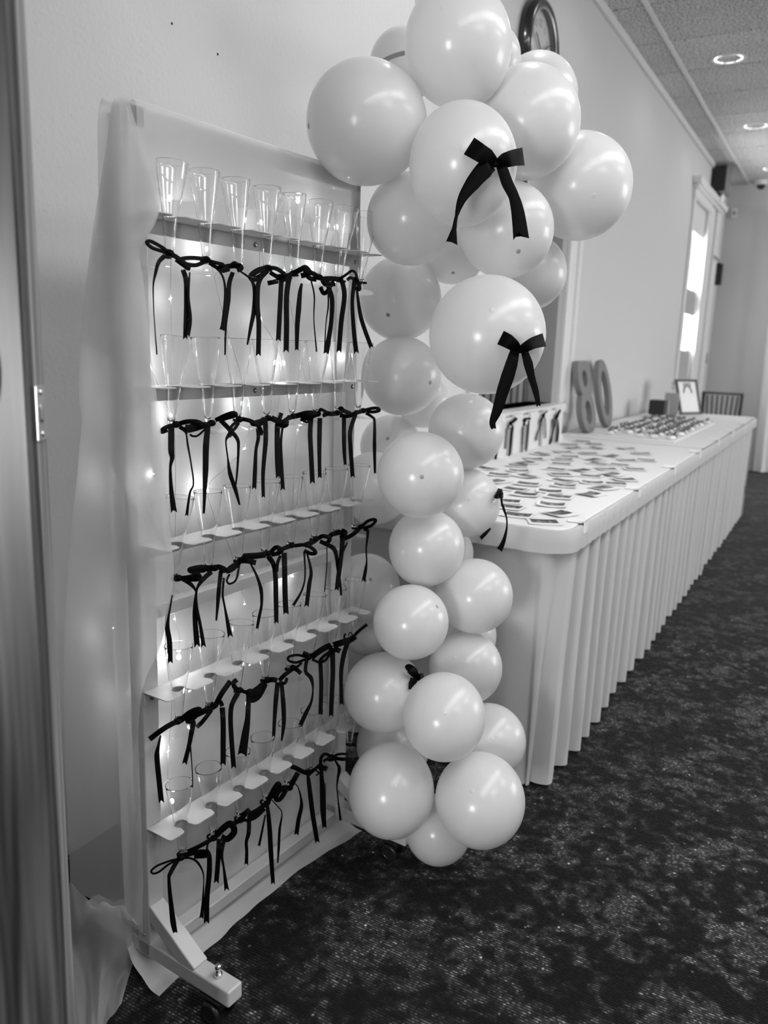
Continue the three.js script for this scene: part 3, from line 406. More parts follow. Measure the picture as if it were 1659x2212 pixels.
// ---------------------------------------------------------------- string of tiny lights behind the drape
{
  const o = thing('string_light', 'string of tiny lit bulbs on clear wire hanging behind the stand', 'string lights', [RO.x, 0, RO.z]);
  const inside = 'bulbs seen between the shelves: 448,541 559,481 614,584 702,578 368,645 563,688 645,434 721,405 723,490 366,428 606,785 733,770 323,791 661,850 366,902 448,1057 528,969 643,929 537,874 575,1236 631,1245 528,1305 377,1337 358,1418 386,1419 363,1623 410,1492 368,1731 540,1435'.split(': ')[1];
  const left = 'bulbs seen through the left side: 243,815 263,889 246,1028 246,1356 276,1278 288,1255 281,1485 279,1560 330,1024 323,1116'.split(': ')[1];
  const bright = new Set(['606,785', '733,770', '323,791', '366,902', '575,1236', '246,1028', '246,1356', '281,1485', '363,1623', '386,1419', '330,1024', '631,1245', '448,541', '702,578', '448,1057', '537,874']);
  const bulb = new THREE.CapsuleGeometry(0.0016, 0.004, 4, 10);
  const lit = (list, place, dim = 1) => list.split(' ').map((s) => {
    const [x, y] = s.split(',').map(Number), p = place(x, y), q = p.clone().sub(o.position);
    const b = part('bulb', bulb, M.led, o); b.position.copy(q); b.rotation.set(rr(-1, 1), rr(0, 3), rr(0.6, 1.6));
    const l = new THREE.PointLight(0xffffff, (bright.has(s) ? 3 : 0.8) * dim * LIGHT.bulb, 0, 2); l.position.copy(p); l.castShadow = true; l.shadow.radius = 0.25; scene.add(l);
    return q;
  });
  const a = lit(inside, (x, y) => onRack(x, y, 0.75)), b = lit(left, (x, y) => onSide(x, y, -0.25), 0.45);
  const wires = (pts, cols, key) => { const sorted = [...pts].sort((p, q) => key(p) - key(q)); const n = Math.ceil(sorted.length / cols);
    for (let c = 0; c < cols; c++) { const run = sorted.slice(c * n, (c + 1) * n).sort((p, q) => q.y - p.y); if (run.length < 2) continue; const line = []; run.forEach((p, i) => { line.push(p.clone().add(V(0.001, 0.003, 0))); if (i < run.length - 1) line.push(p.clone().lerp(run[i + 1], 0.5).add(V(rr(-0.012, 0.012), 0, rr(-0.003, 0.003)))); }); part('wire', tube(line, 0.0007, line.length * 10, 5), M.wire, o); } };
  wires(a, 6, (p) => p.x); wires(b, 2, (p) => p.z);
}

// ---------------------------------------------------------------- balloons
const balloonAt = {};
{
  // a near-round balloon along +y: thicker tip at the top, a tied neck below
  const prof = []; for (let i = 0; i <= 40; i++) { const t = i / 40 * Math.PI, y = Math.cos(t), r = Math.sin(t) * (1 - 0.035 * (0.5 - 0.5 * y)); prof.push(new THREE.Vector2(Math.max(0.0001, r), y < 0 ? y * (1 + 0.03 * y * y) : y)); }
  const skin = new THREE.LatheGeometry(prof.reverse(), 56), tip = new THREE.SphereGeometry(0.05, 16, 8, 0, 2 * Math.PI, 0, Math.PI / 2).scale(1, 0.22, 1).translate(0, 0.996, 0);
  const neck = new THREE.LatheGeometry([[0.0001, -1.02], [0.055, -1.03], [0.03, -1.07], [0.028, -1.09], [0.07, -1.14]].map(([a, b]) => new THREE.Vector2(a, b)), 16);
  const put = (key, px, py, rx, ry, depth, label, tx, ty) => {
    const o = thing('balloon', label, 'balloon', atDepth(px, py, depth).toArray(), 0, 'pearl white balloons of the column'), k = depth / F, view = EYE.clone().sub(o.position).normalize();
    let dx = rr(-0.35, 0.35), dy = rr(-0.5, 0.2);                // the thick tip faces outwards, a little to one side
    if (tx !== undefined) { dx = (tx - px) / rx; dy = (ty - py) / ry; }
    const h = Math.sqrt(Math.max(0.02, 1 - dx * dx - dy * dy)), axis = RIGHT.clone().multiplyScalar(dx).addScaledVector(UPV, -dy).addScaledVector(view, h).normalize();
    const across = RIGHT.clone().addScaledVector(axis, -RIGHT.dot(axis)).normalize(), along = across.clone().cross(axis);
    const sk = part('skin', skin, M.balloon, o); part('tip', tip, tx === undefined ? M.balloon : M.balloonTip, sk); part('neck', neck, M.balloon, sk);
    sk.quaternion.setFromRotationMatrix(new THREE.Matrix4().makeBasis(across, axis, along)); sk.scale.set(rx * k, (rx + ry) / 2 * k, ry * k);
    balloonAt[key] = { c: o.position.clone(), r: (rx + ry) / 2 * k };
  };
  const B = 'pearl white balloon ';
  put('top', 990, 100, 117, 129, 1.59, 'large ' + B + 'cut by the upper edge of the photo, topmost in front');
  put('left', 791, 266, 129, 129, 1.6, 'large ' + B + 'at the upper left, beside the top corner of the stand', 669, 272);
  put('bow1', 1000, 357, 118, 129, 1.55, B + 'with the big black bow, below the topmost balloon');
  put('right', 1140, 266, 114, 118, 1.71, B + 'below the wall clock, right of the upper black bow');
  put('far', 1251, 403, 113, 113, 1.87, B + 'standing out farthest to the right');
  put('behind1', 872, 140, 75, 76, 1.95, 'small ' + B + 'behind a grey strip, between two large top ones');
  put('behind2', 960, -10, 66, 70, 2.0, 'mostly hidden ' + B + 'at the very top, behind the topmost one');
  put('behind3', 1064, 125, 61, 66, 1.95, 'sliver of a ' + B + 'right behind the topmost one, left of the clock');
  put('behind4', 1160, 209, 88, 90, 2.05, B + 'just under the wall clock, mostly hidden');
  put('ll', 888, 474, 98, 98, 1.73, B + 'by the right end of the top shelf');
  put('lr', 1094, 496, 102, 103, 1.77, B + 'with a dark tip, behind the tails of the upper bow', 1121, 546);
  put('behind5', 1140, 590, 84, 82, 2.0, B + 'partly hidden, against the white casing of the opening');
  put('mid', 978, 530, 80, 82, 2.05, B + 'half hidden in the middle, with a dark tip at its lower edge', 979, 597);
  put('c1', 865, 645, 90, 90, 2.02, B + 'with a dark tip, beside the bows of the top shelf', 837, 682);
  put('big', 1052, 725, 127, 128, 1.72, 'largest ' + B + 'with the lower black bow hanging over the table');
  put('c2', 867, 812, 86, 86, 2.01, B + 'beside the right end of the second shelf', 928, 826);
  put('behind6', 915, 868, 58, 58, 2.17, 'small ' + B + 'peeping out below the largest balloon at its left');
  put('c3', 1007, 932, 83, 83, 1.93, B + 'below the largest one, in front of the white stand with ribbons');
  put('behind7', 845, 965, 68, 70, 2.23, B + 'set back, beside the bows of the second shelf', 838, 948);
  put('front', 908, 1026, 95, 95, 1.76, B + 'at mid height with a small dark tip in its middle', 911, 1030);
  put('behind8', 808, 1055, 80, 80, 2.1, B + 'set back behind the last flute of the third shelf');
  put('r2', 1006, 1086, 76, 76, 1.97, B + 'with a small bow on its right edge');
  put('c4', 921, 1183, 83, 83, 1.86, B + 'under the one with the central tip', 948, 1108);
  put('behind9', 965, 1195, 58, 60, 2.07, 'sliver of a ' + B + 'before the corner of the table skirt');
  put('behind10', 790, 1270, 75, 76, 2.08, B + 'set back beside the bows of the third shelf', 800, 1252);
  put('r3', 1025, 1287, 82, 82, 1.92, B + 'against the table skirt, right of the third row of bows', 1107, 1286);
  put('c5', 887, 1344, 82, 82, 1.8, B + 'in front beside the right end of the fourth shelf', 944, 1311);
  put('r4', 1006, 1442, 80, 80, 1.95, B + 'behind and above the small loose bow near the bottom');
  put('behind11', 1000, 1372, 73, 73, 2.1, 'sliver of a ' + B + 'low down against the dark fold of the skirt');
  put('behind12', 790, 1350, 62, 66, 2.2, 'hidden ' + B + 'behind the last flute of the fourth shelf');
  put('l5', 830, 1496, 88, 88, 1.87, B + 'beside the right end of the bottom shelf');
  put('f5', 959, 1548, 91, 96, 1.72, B + 'in front below the small loose bow, third from the floor');
  put('r5', 1055, 1600, 81, 81, 1.95, B + 'low at the right, nearest to the foot of the skirt');
  put('behind13', 850, 1610, 80, 82, 2.12, 'shaded ' + B + 'low at the back, behind the foot of the stand');
  put('fl', 845, 1707, 94, 102, 1.8, 'lowest ' + B + 'at the front left, over the black caster');
  put('fr', 1037, 1728, 98, 102, 1.78, 'lowest ' + B + 'at the front right, over the carpet');
  put('bot', 946, 1792, 72, 75, 1.9, B + 'touching the carpet between the two lowest front ones');
  one('balloon_strip', ribbon([[815, 141], [835, 128], [856, 119], [884, 112]], 9, (x, y) => atDepth(x, y, 1.72), false), std(0.2, 0.4, { side: THREE.DoubleSide }), 'narrow grey plastic strip joining two balloons at the upper left', 'strip');
}
// bows stuck on the balloons, following their round fronts
function balloonBow(key, label, kx, ky, knotSize, strokes) {
  const { c, r } = balloonAt[key], onSkin = (x, y, lift) => { const d = ray(x, y), oc = EYE.clone().sub(c), A = d.dot(d), Bq = 2 * d.dot(oc), q = Bq * Bq - 4 * A * (oc.dot(oc) - (r + lift) ** 2); const near = (-Bq - Math.sqrt(Math.max(0, q))) / (2 * A); return EYE.clone().addScaledVector(d, near); };
  const at = onSkin(kx, ky, 0.008), o = thing('ribbon_bow', label, 'ribbon', at.toArray(), 0), dAt = at.clone().sub(EYE).dot(FWD);
  const local = (g) => g.translate(-at.x, -at.y, -at.z);
  part('knot', new RoundedBoxGeometry(knotSize * 1.3, knotSize, knotSize * 0.8, 3, knotSize * 0.3), M.ribbon, o).quaternion.copy(camera.quaternion);
  strokes.forEach(([kind, text, w], n) => {
    const place = (x, y, s, mid) => (kind === 'tail' && s > 0.08 ? atDepth(x, y, Math.min(dAt - 0.012, onSkin(x, y, 0.006).sub(EYE).dot(FWD)) - 0.002 * n - 0.003 * mid) : onSkin(x, y, 0.005 + 0.018 * Math.sin(Math.PI * Math.min(1, s)) + 0.002 * n + 0.004 * mid));
    part(kind, local(ribbon(pixels(text), w, place, kind === 'tail')), M.ribbon, o);
  });
}
balloonBow('bow1', 'large black satin bow with two long tails on the upper balloon', 1071, 353, 0.013, [['loop', '1071,353 1052,340 1032,327 1013,315', [15, 33, 35, 37]], ['loop', '1073,355 1090,347 1110,341 1131,338', [13, 28, 31, 34]], ['tail', '1064,356 1046,367 1021,396 998,430 986,467 981,495 975,527', [22, 34, 28, 17, 6, 9, 24]], ['tail', '1082,358 1087,370 1096,396 1110,425 1119,461 1126,517', [18, 21, 22, 20, 25, 30]]]);
balloonBow('big', 'large black satin bow with two tails on the largest balloon', 1121, 757, 0.011, [['loop', '1121,756 1112,748 1097,737 1081,729', [12, 22, 27, 28]], ['loop', '1122,757 1132,752 1152,741 1176,734', [9, 18, 22, 26]], ['tail', '1112,758 1105,786 1096,815 1086,845 1074,886 1064,912 1067,927', [17, 23, 25, 23, 19, 12, 9]], ['tail', '1133,759 1141,786 1148,815 1157,845 1164,879', [13, 18, 14, 12, 7]]]);
balloonBow('r2', 'small black bow seen edge-on, on the balloon by the table corner', 1080, 1067, 0.012, [['loop', '1080,1056 1081,1066 1083,1076', [8, 9, 8]], ['loop', '1080,1066 1075,1066 1071,1064', [18, 20, 18]], ['tail', '1083,1074 1084,1086 1089,1102 1094,1118 1095,1136 1091,1158 1085,1176 1078,1189', [5, 4, 5, 3, 3, 6, 9, 12]], ['tail', '1060,1141 1048,1153 1037,1164', [3, 7, 7]]]);
balloonBow('l5', 'small loose black bow tucked above the third balloon from the floor', 899, 1465, 0.008, [['loop', '900,1462 892,1450 882,1443 876,1445', [12, 18, 16, 6]], ['loop', '900,1463 909,1463 916,1460', [10, 16, 12]], ['tail', '895,1466 890,1478 886,1491', [14, 14, 6]]]);

// ---------------------------------------------------------------- long table with cloth and skirt
const TY = 0.757, T = { x0: 1.955, x1: 6.65, z0: -1.3, z1: -0.565 };
{
  const t = thing('banquet_table', 'long banquet table under the white cloth and pleated skirt', 'table', [(T.x0 + T.x1) / 2, 0, (T.z0 + T.z1) / 2]);
  const lx = (T.x1 - T.x0) / 2 - 0.02, lz = (T.z1 - T.z0) / 2 - 0.02;
  part('tabletop', box(-lx, 0.71, -lz, lx, 0.741, lz, 0.006), std(0.35, 0.6), t);
  for (const x of [-lx + 0.15, -0.75, 0.75, lx - 0.15]) for (const z of [-lz + 0.08, lz - 0.08]) part('leg', cyl(0.014, 0.014, 0.709, 14).translate(x, 0.3555, z), M.metal, t);
  const slab = (x0, x1, z0, z1, r, y0, y1) => { const s = new THREE.Shape(); s.moveTo(x0, -z0); s.lineTo(x1, -z0); s.lineTo(x1, -z1 + r); s.quadraticCurveTo(x1, -z1, x1 - r, -z1); s.lineTo(x0 + r, -z1); s.quadraticCurveTo(x0, -z1, x0, -z1 + r); s.lineTo(x0, -z0); const b = 0.003; return new THREE.ExtrudeGeometry(s, { depth: y1 - y0 - 2 * b, bevelEnabled: true, bevelThickness: b, bevelSize: b, bevelOffset: -b, bevelSegments: 2, curveSegments: 12 }).rotateX(-Math.PI / 2).translate(0, y0 + b, 0); };
  one('tablecloth', slab(T.x0, 4.2, T.z0, T.z1, 0.075, 0.742, TY), M.cloth, 'white cloth on the near half of the long table, under the scattered photo prints', 'tablecloth');
  one('tablecloth', [slab(4.17, T.x1, T.z0, T.z1 + 0.002, 0.02, 0.7575, 0.7615), box(4.17, 0.742, T.z0, T.x1, 0.757, T.z1 - 0.01, 0.002)], M.cloth, 'white cloth on the far half of the long table, overlapping the near one', 'tablecloth');
  // skirt: pleats that open towards the hem, round the near end, the corner and the long front
  const path = [], r = 0.075;
  for (let z = T.z0 + 0.01; z < T.z1 - r; z += 0.005) path.push([T.x0, z, -1, 0]);
  for (let i = 0; i <= 14; i++) { const a = i / 14 * Math.PI / 2; path.push([T.x0 + r - r * Math.cos(a), T.z1 - r + r * Math.sin(a), -Math.cos(a), Math.sin(a)]); }
  for (let x = T.x0 + r; x < T.x1; x += 0.0055) path.push([x, T.z1, 0, 1]);
  for (let z = T.z1; z > T.z0; z -= 0.02) path.push([T.x1, z, 1, 0]);
  const rows = 26, pos = [], uv = [], idx = []; let s = 0;
  const fold = (q) => { const p = q * 2 * Math.PI / 0.125 + 1.3 * noise.noise(q * 3.1, 2.2, 0.4) * 2; const c = Math.sin(p) + 0.28 * Math.sin(2 * p + 1); return c * (0.75 + 0.5 * noise.noise(q * 5.3, 0.3, 1.7)); };
  path.forEach(([x, z, nx, nz], i) => {
    if (i) s += Math.hypot(x - path[i - 1][0], z - path[i - 1][1]);
    const end = nx < -0.99 ? 0.7 : 1, f = nx < -0.99 ? 1.1 * Math.sin(s * 2 * Math.PI / 0.27 + 0.6) : fold(s);
    for (let j = 0; j <= rows; j++) { const v = j / rows, a = lerp(0.003, 0.033, Math.pow(v, 0.5)) * end, o = 0.008 - a + a * f - (nx < 0 ? 0.035 * v * -nx : 0); pos.push(x + nx * o, lerp(0.752, 0.014 + 0.004 * Math.sin(s * 9), v), z + nz * o); uv.push(s, v); }
  });
  for (let i = 0; i < path.length - 1; i++) for (let j = 0; j < rows; j++) { const a = i * (rows + 1) + j, b = a + rows + 1; idx.push(a, b, a + 1, a + 1, b, b + 1); }
  const g = new THREE.BufferGeometry(); g.setAttribute('position', new THREE.Float32BufferAttribute(pos, 3)); g.setAttribute('uv', new THREE.Float32BufferAttribute(uv, 2)); g.setIndex(idx); g.computeVertexNormals();
  const skirt = thing('table_skirt', 'pale pleated cloth skirt falling from the table edge to the carpet', 'table skirt', [(T.x0 + T.x1) / 2, 0, T.z1]);
  part('pleats', g.translate(-(T.x0 + T.x1) / 2, 0, -T.z1), std(0.52, 0.8, { side: THREE.DoubleSide }), skirt);
  const hp = [], hi = []; path.forEach(([x, z, nx, nz], i) => { for (const [y, o] of [[0.754, 0.003], [0.753, 0.0155], [0.72, 0.0165], [0.694, 0.0165]]) { const q = o + (y < 0.752 ? 0.0018 * Math.sin(i * 0.55 + 2 * Math.sin(i * 0.07)) : 0); hp.push(x + nx * q, y, z + nz * q); } if (i) for (let j = 0; j < 3; j++) { const a = (i - 1) * 4 + j, b = a + 4; hi.push(a, b, a + 1, a + 1, b, b + 1); } });
  const hg = new THREE.BufferGeometry(); hg.setAttribute('position', new THREE.Float32BufferAttribute(hp, 3)); hg.setIndex(hi); hg.computeVertexNormals();
  part('header_band', hg.translate(-(T.x0 + T.x1) / 2, 0, -T.z1), std(0.5, 0.8, { side: THREE.DoubleSide }), skirt);
  // white plastic clips along the front edge
  const clip = thing('skirt_clip', 'clip', 'clip'); part('jaw', [box(-0.016, -0.004, -0.03, 0.016, 0.0035, 0.012, 0.003), box(-0.016, -0.03, 0.0165, 0.016, 0.0035, 0.0205, 0.0015), box(-0.016, 0.0, 0.008, 0.016, 0.0035, 0.0205, 0.0015)], std(0.88, 0.35), clip);
  const clips = [2.08, 2.72, 3.35, 3.98, 4.6, 5.2, 5.85, 6.4];
  clips.forEach((x, i) => { const l = ['white skirt clip at the near corner of the table edge', 'white skirt clip second from the near corner of the table', 'white skirt clip third from the near corner of the table', 'white skirt clip where the two tablecloths overlap'][i] ?? `white skirt clip, ${['fifth', 'sixth', 'seventh', 'eighth'][i - 4]} from the near corner of the table edge`; const c = i ? dup(clip, l, 'clips along the table edge') : tag(clip, l, 'clip', 'clips along the table edge'); c.position.set(x, x > 4.17 ? 0.7665 : 0.762, T.z1 - 0.002); });
}
// ---------------------------------------------------------------- photo prints scattered on the cloth
{
  const pics = [0, 1, 2, 3].map((k) => {
    const c = document.createElement('canvas'); c.width = 128; c.height = 84; const g = c.getContext('2d');
    g.fillStyle = ['#303030', '#555555', '#3c3c3c', '#6a6a6a'][k]; g.fillRect(0, 0, 128, 84);
    for (let i = 0; i < 5; i++) { const x = 14 + i * 25 + rr(-5, 5), y = 40 + rr(-8, 6), t = Math.round(rr(20, 190)); g.fillStyle = `rgb(${t},${t},${t})`; g.beginPath(); g.ellipse(x, y + 30, 13, 26, 0, 0, 7); g.fill(); const h = Math.round(rr(130, 215)); g.fillStyle = `rgb(${h},${h},${h})`; g.beginPath(); g.ellipse(x, y - 6, 7, 9, 0, 0, 7); g.fill(); g.fillStyle = '#181818'; g.beginPath(); g.ellipse(x, y - 12, 8, 5, 0, 0, 7); g.fill(); }
    const t = new THREE.CanvasTexture(c); t.colorSpace = THREE.SRGBColorSpace; return std(1, 0.35, { map: t });
  });
  const bend = (g, amt) => { const p = g.attributes.position; for (let i = 0; i < p.count; i++) { const u = p.getX(i) / 0.055; p.setY(i, p.getY(i) + amt * u * u); } g.computeVertexNormals(); return g; };
  const protos = pics.map((m, k) => { const o = thing('photo_print', 'print', 'photo'), b = 0.002 + 0.002 * k; part('card', bend(new THREE.BoxGeometry(0.088, 0.0006, 0.074, 10, 1, 1).translate(0, 0.0012, 0), b), M.paper, o); const pg = new THREE.PlaneGeometry(0.07, 0.044, 10, 1).rotateX(-Math.PI / 2).translate(0, 0.0017, -0.007); part('picture', bend(pg, b), m, o); return o; });
  const near = 'nearest prints in crop pixels: 730,1110 490,1050 870,1040 330,1100 800,960 1130,940 410,980 860,890 560,870 1150,865'.split(': ')[1].split(' ');
  const far = 'prints farther up the table: 400,925 460,820 780,840 910,790 1260,810 580,775 890,740 1160,760 1370,770 300,750 320,690 570,705 880,690 1140,700 1070,650 500,655 830,640 490,610 1450,735 570,585 880,590 1210,590 640,550 900,555 1190,555 1130,500 700,505 900,485 960,525 1000,450 960,420 1190,450 1180,415 1070,390 1340,520 1470,455 1400,600 1540,640 1600,500 1560,700 1330,690 1640,560 200,630 1480,560 1290,640'.split(': ')[1].split(' ');
  const names = ['photo print nearest the rounded corner of the table', 'photo print at the near table end, right of the hanging bow tail', 'photo print near the skirt edge, second from the rounded corner', 'photo print half hidden by the balloon at the near end of the table', 'photo print in the second row from the near end, in the middle of the cloth', 'photo print close to the skirt edge in the second row from the near end', 'photo print beside the small bow on the balloon, second row', 'turned photo print in the third row from the near end', 'turned photo print left of the middle in the third row', 'photo print close to the skirt edge in the third row'];
  const spots = [...near, ...far].map((q, i) => { const [cx, cy] = q.split(',').map(Number); return { p: onY(1000 + cx * 0.24111, 860 + cy * 0.24111, 0.758), name: names[i] }; })
    .filter(({ p }) => p.x < 4.12 && p.z < T.z1 - 0.06 && p.z > T.z0 + 0.1 && p.x > T.x0 + 0.06);
  const lanes = [[-0.76, 'skirt side'], [-0.93, 'middle'], [-9, 'wall side']], nth = ['first', 'second', 'third', 'fourth', 'fifth', 'sixth', 'seventh', 'eighth', 'ninth', 'tenth', 'eleventh', 'twelfth', 'thirteenth', 'fourteenth', 'fifteenth', 'sixteenth', 'seventeenth', 'eighteenth', 'nineteenth', 'twentieth', 'twenty-first', 'twenty-second'];
  spots.forEach((q) => { q.lane = lanes.findIndex(([z]) => q.p.z > z); });
  spots.forEach((q, i) => {
    const k = i % 4, rank = spots.filter((r) => r.lane === q.lane && r.p.x < q.p.x).length;
    const label = q.name ?? `small photo print, ${nth[rank]} from the near end along the ${lanes[q.lane][1]} of the cloth`, group = 'photo prints scattered on the table';
    const o = i < 4 ? tag(protos[k], label, 'photo', group) : dup(protos[k], label, group);
    o.position.set(q.p.x, 0.7573 + 0.0004 * (i % 7), q.p.z); o.rotation.y = -1.2 + (i % 5 === 2 ? 0.7 : i % 5 === 4 ? -0.5 : 0) + rr(-0.25, 0.25);
  });
}
// ---------------------------------------------------------------- things along the wall side of the table
{
  // white slatted display stand with ribbons on its slats
  const o = thing('slatted_display', 'low white slatted display at the back of the table, tied with black ribbons', 'display', [3.53, TY, -1.2]);
  part('back_panel', box(-0.46, 0.001, -0.03, 0.43, 0.16, -0.022, 0.002), std(0.4, 0.6), o);
  part('top_board', box(-0.62, 0.16, -0.115, 0.37, 0.176, -0.03, 0.003), M.trim, o);
  part('upper_band', box(-0.46, 0.115, -0.022, 0.43, 0.157, -0.014, 0.002), M.trim, o);
  for (const x of [-0.41, -0.2, 0.0, 0.19, 0.38]) { part('slat', box(x - 0.05, 0, -0.02, x + 0.05, 0.168, -0.006, 0.002), M.trim, o); part('foot_block', box(x + 0.05, 0, -0.02, x + 0.09, 0.03, -0.008, 0.002), M.trim, o); }
  const sets = [
    ['first visible black ribbon on the white slatted display, cut off by the balloon', '1072,976', ['tail', '1074,974 1072,983 1070,1000', [3, 4, 4]]],
    ['black ribbon with a looped top on the second slat of the white display', '1103,914', ['loop', '1096,925 1100,918 1106,911 1114,903 1116,906 1110,911 1104,915', 3], ['tail', '1103,915 1107,923 1105,936 1103,958 1101,979 1098,993', [3, 4, 5, 5, 4, 3]]],
    ['black ribbon bent square at the top, on the third slat of the white display', '1133,908', ['loop', '1132,920 1133,910 1135,905 1147,904', 4], ['tail', '1130,922 1129,945 1127,980', 2], ['tail', '1142,908 1141,927 1136,979', [3, 3, 2]]],
    ['slanting thin black ribbon on the fourth slat of the white display', '1174,897', ['loop', '1167,913 1171,904 1176,894 1183,887', [4, 4, 3, 2]], ['tail', '1168,914 1163,930 1157,953', 2], ['tail', '1175,900 1178,909 1179,947', 2]],
    ['slanting black ribbon on the rightmost slat of the white display', '1203,900', ['loop', '1201,908 1204,897 1211,885', [4, 6, 3]], ['tail', '1201,909 1195,930 1187,965', 3], ['tail', '1205,906 1206,930 1203,956', [2, 4, 4]]]];
  for (const [label, at, ...strokes] of sets) {
    const [kx, ky] = at.split(',').map(Number), c = onZ(kx, ky, -1.2), b = thing('ribbon_bow', label, 'ribbon', c.toArray(), 0, 'black ribbons on the white slatted display');
    part('knot', new THREE.SphereGeometry(0.008, 10, 8), M.ribbon, b);
    strokes.forEach(([kind, text, w], n) => part(kind, ribbon(pixels(text), w, (x, y, s, m) => onZ(x, y, -1.2 - 0.0035 + 0.003 * n + 0.003 * m), kind === 'tail').translate(-c.x, -c.y, -c.z), M.ribbon, b));
  }
}
{
  // the figures 8 and 0, leaning on the wall
  const fig = (holes, outline) => { const s = outline; s.holes.push(...holes); return new THREE.ExtrudeGeometry(s, { depth: 0.026, bevelEnabled: true, bevelThickness: 0.003, bevelSize: 0.003, bevelSegments: 2, curveSegments: 28 }); };
  const ell = (K, x, y, rx, ry, cw) => { const p = new K(); p.absellipse(x, y, rx, ry, 0, 2 * Math.PI, cw, 0); return p; };
  const eight = new THREE.Shape(); eight.moveTo(0, 0); eight.bezierCurveTo(0.15, 0, 0.165, 0.15, 0.075, 0.21); eight.bezierCurveTo(0.135, 0.25, 0.13, 0.37, 0.085, 0.388); eight.lineTo(-0.085, 0.388); eight.bezierCurveTo(-0.13, 0.37, -0.135, 0.25, -0.075, 0.21); eight.bezierCurveTo(-0.165, 0.15, -0.15, 0, 0, 0);
  const e = one('number_figure', fig([ell(THREE.Path, 0, 0.108, 0.062, 0.068, true), ell(THREE.Path, 0, 0.293, 0.048, 0.048, true)], eight), M.cork, 'grey cut-out figure 8 leaning on the wall behind the table', 'number');
  e.position.set(4.44, TY + 0.0035, -1.215); e.rotation.x = -0.2;
  const z = one('number_figure', fig([ell(THREE.Path, 0, 0.195, 0.075, 0.135, true)], ell(THREE.Shape, 0, 0.195, 0.135, 0.195, false)), M.cork, 'grey cut-out figure 0 leaning on the wall, right of the figure 8', 'number');
  z.position.set(4.83, 0.765, -1.215); z.rotation.x = -0.2;
}
{
  // board with rows of small ribboned favours
  const board = one('favor_board', box(4.28, 0.7617, -1.13, 5.72, 0.768, -0.72, 0.002), M.paper, 'flat white board on the table that carries rows of small favours', 'board');
  void board;
  const f = thing('party_favor', 'favour', 'favor');
  part('pouch', new RoundedBoxGeometry(0.05, 0.02, 0.036, 2, 0.008).translate(0, 0.0105, 0), M.paper, f);
  const loop = (sx2) => tube([V(0, 0.02, 0), V(sx2 * 0.016, 0.034, 0.006), V(sx2 * 0.034, 0.03, 0), V(sx2 * 0.02, 0.021, -0.006), V(0, 0.021, 0)], 0.0035, 24, 6);
  part('bow', [loop(1), loop(-1), tube([V(0, 0.021, 0), V(0.012, 0.0215, 0.014), V(0.022, 0.012, 0.021)], 0.003, 10, 6)], std(0.1, 0.6), f);
  let n = 0;
  const rowName = ['nearest the wall', 'second from the wall', 'in the middle', 'second from the skirt', 'nearest the skirt'], col = ['first', 'second', 'third', 'fourth', 'fifth', 'sixth', 'seventh', 'eighth', 'ninth', 'tenth', 'eleventh'];
  for (let j = 0; j < 5; j++) { let m = 0; for (let i = 0; i < 11; i++) { if (rnd() < 0.08) continue; const label = `small ribboned favour, ${col[m++]} from the near end in the row ${rowName[j]}`, o = n ? dup(f, label, 'ribboned favours on the board') : tag(f, label, 'favor', 'ribboned favours on the board'); n++; o.position.set(4.38 + i * 0.122 + rr(-0.015, 0.015), 0.7682, -1.07 + j * 0.077 + rr(-0.01, 0.01)); o.rotation.y = rr(-0.9, 0.3); } }
}
{
  const b = thing('card_box', 'small black box on a pale ring foot at the back of the far table', 'box', [5.93, 0.7617, -1.125]);
  part('lid', box(-0.06, 0.022, -0.058, 0.045, 0.122, 0.05, 0.005), M.black, b);
  part('side', box(0.045, 0.02, -0.056, 0.075, 0.12, 0.056, 0.003), std(0.4, 0.6), b);
  part('ring_foot', new THREE.TorusGeometry(0.045, 0.006, 10, 28).rotateX(Math.PI / 2).translate(0, 0.014, 0), M.trim, b);
  for (const x of [-0.045, 0.045]) part('stub', cyl(0.006, 0.006, 0.022, 10).translate(x, 0.011, 0), M.trim, b);
  const c = thing('card_easel', 'narrow grey card standing behind the small black box', 'card', [6.14, 0.7617, -1.08], -0.35);
  part('panel', box(-0.008, 0.001, -0.06, 0.0, 0.165, 0.05, 0.002).rotateZ(-0.08), std(0.38, 0.6), c);
  part('strut', bar(V(0.006, 0.14, 0), V(0.07, 0.004, 0.005), 0.012, 0.006, 0.001), std(0.25, 0.6), c);
  part('ledge', box(-0.035, 0.0005, -0.05, 0.0, 0.012, 0.045, 0.002), std(0.3, 0.6), c);
  const v = thing('bud_vase', 'small white vase between the grey card and the framed sign', 'vase', [6.3, 0.7617, -1.1]);
  part('body', new THREE.LatheGeometry([[0.0001, 0.001], [0.022, 0.001], [0.026, 0.02], [0.023, 0.06], [0.012, 0.085], [0.014, 0.1], [0.011, 0.1], [0.009, 0.085]].map(([a, q]) => new THREE.Vector2(a, q)), 28), std(0.75, 0.25), v);
}
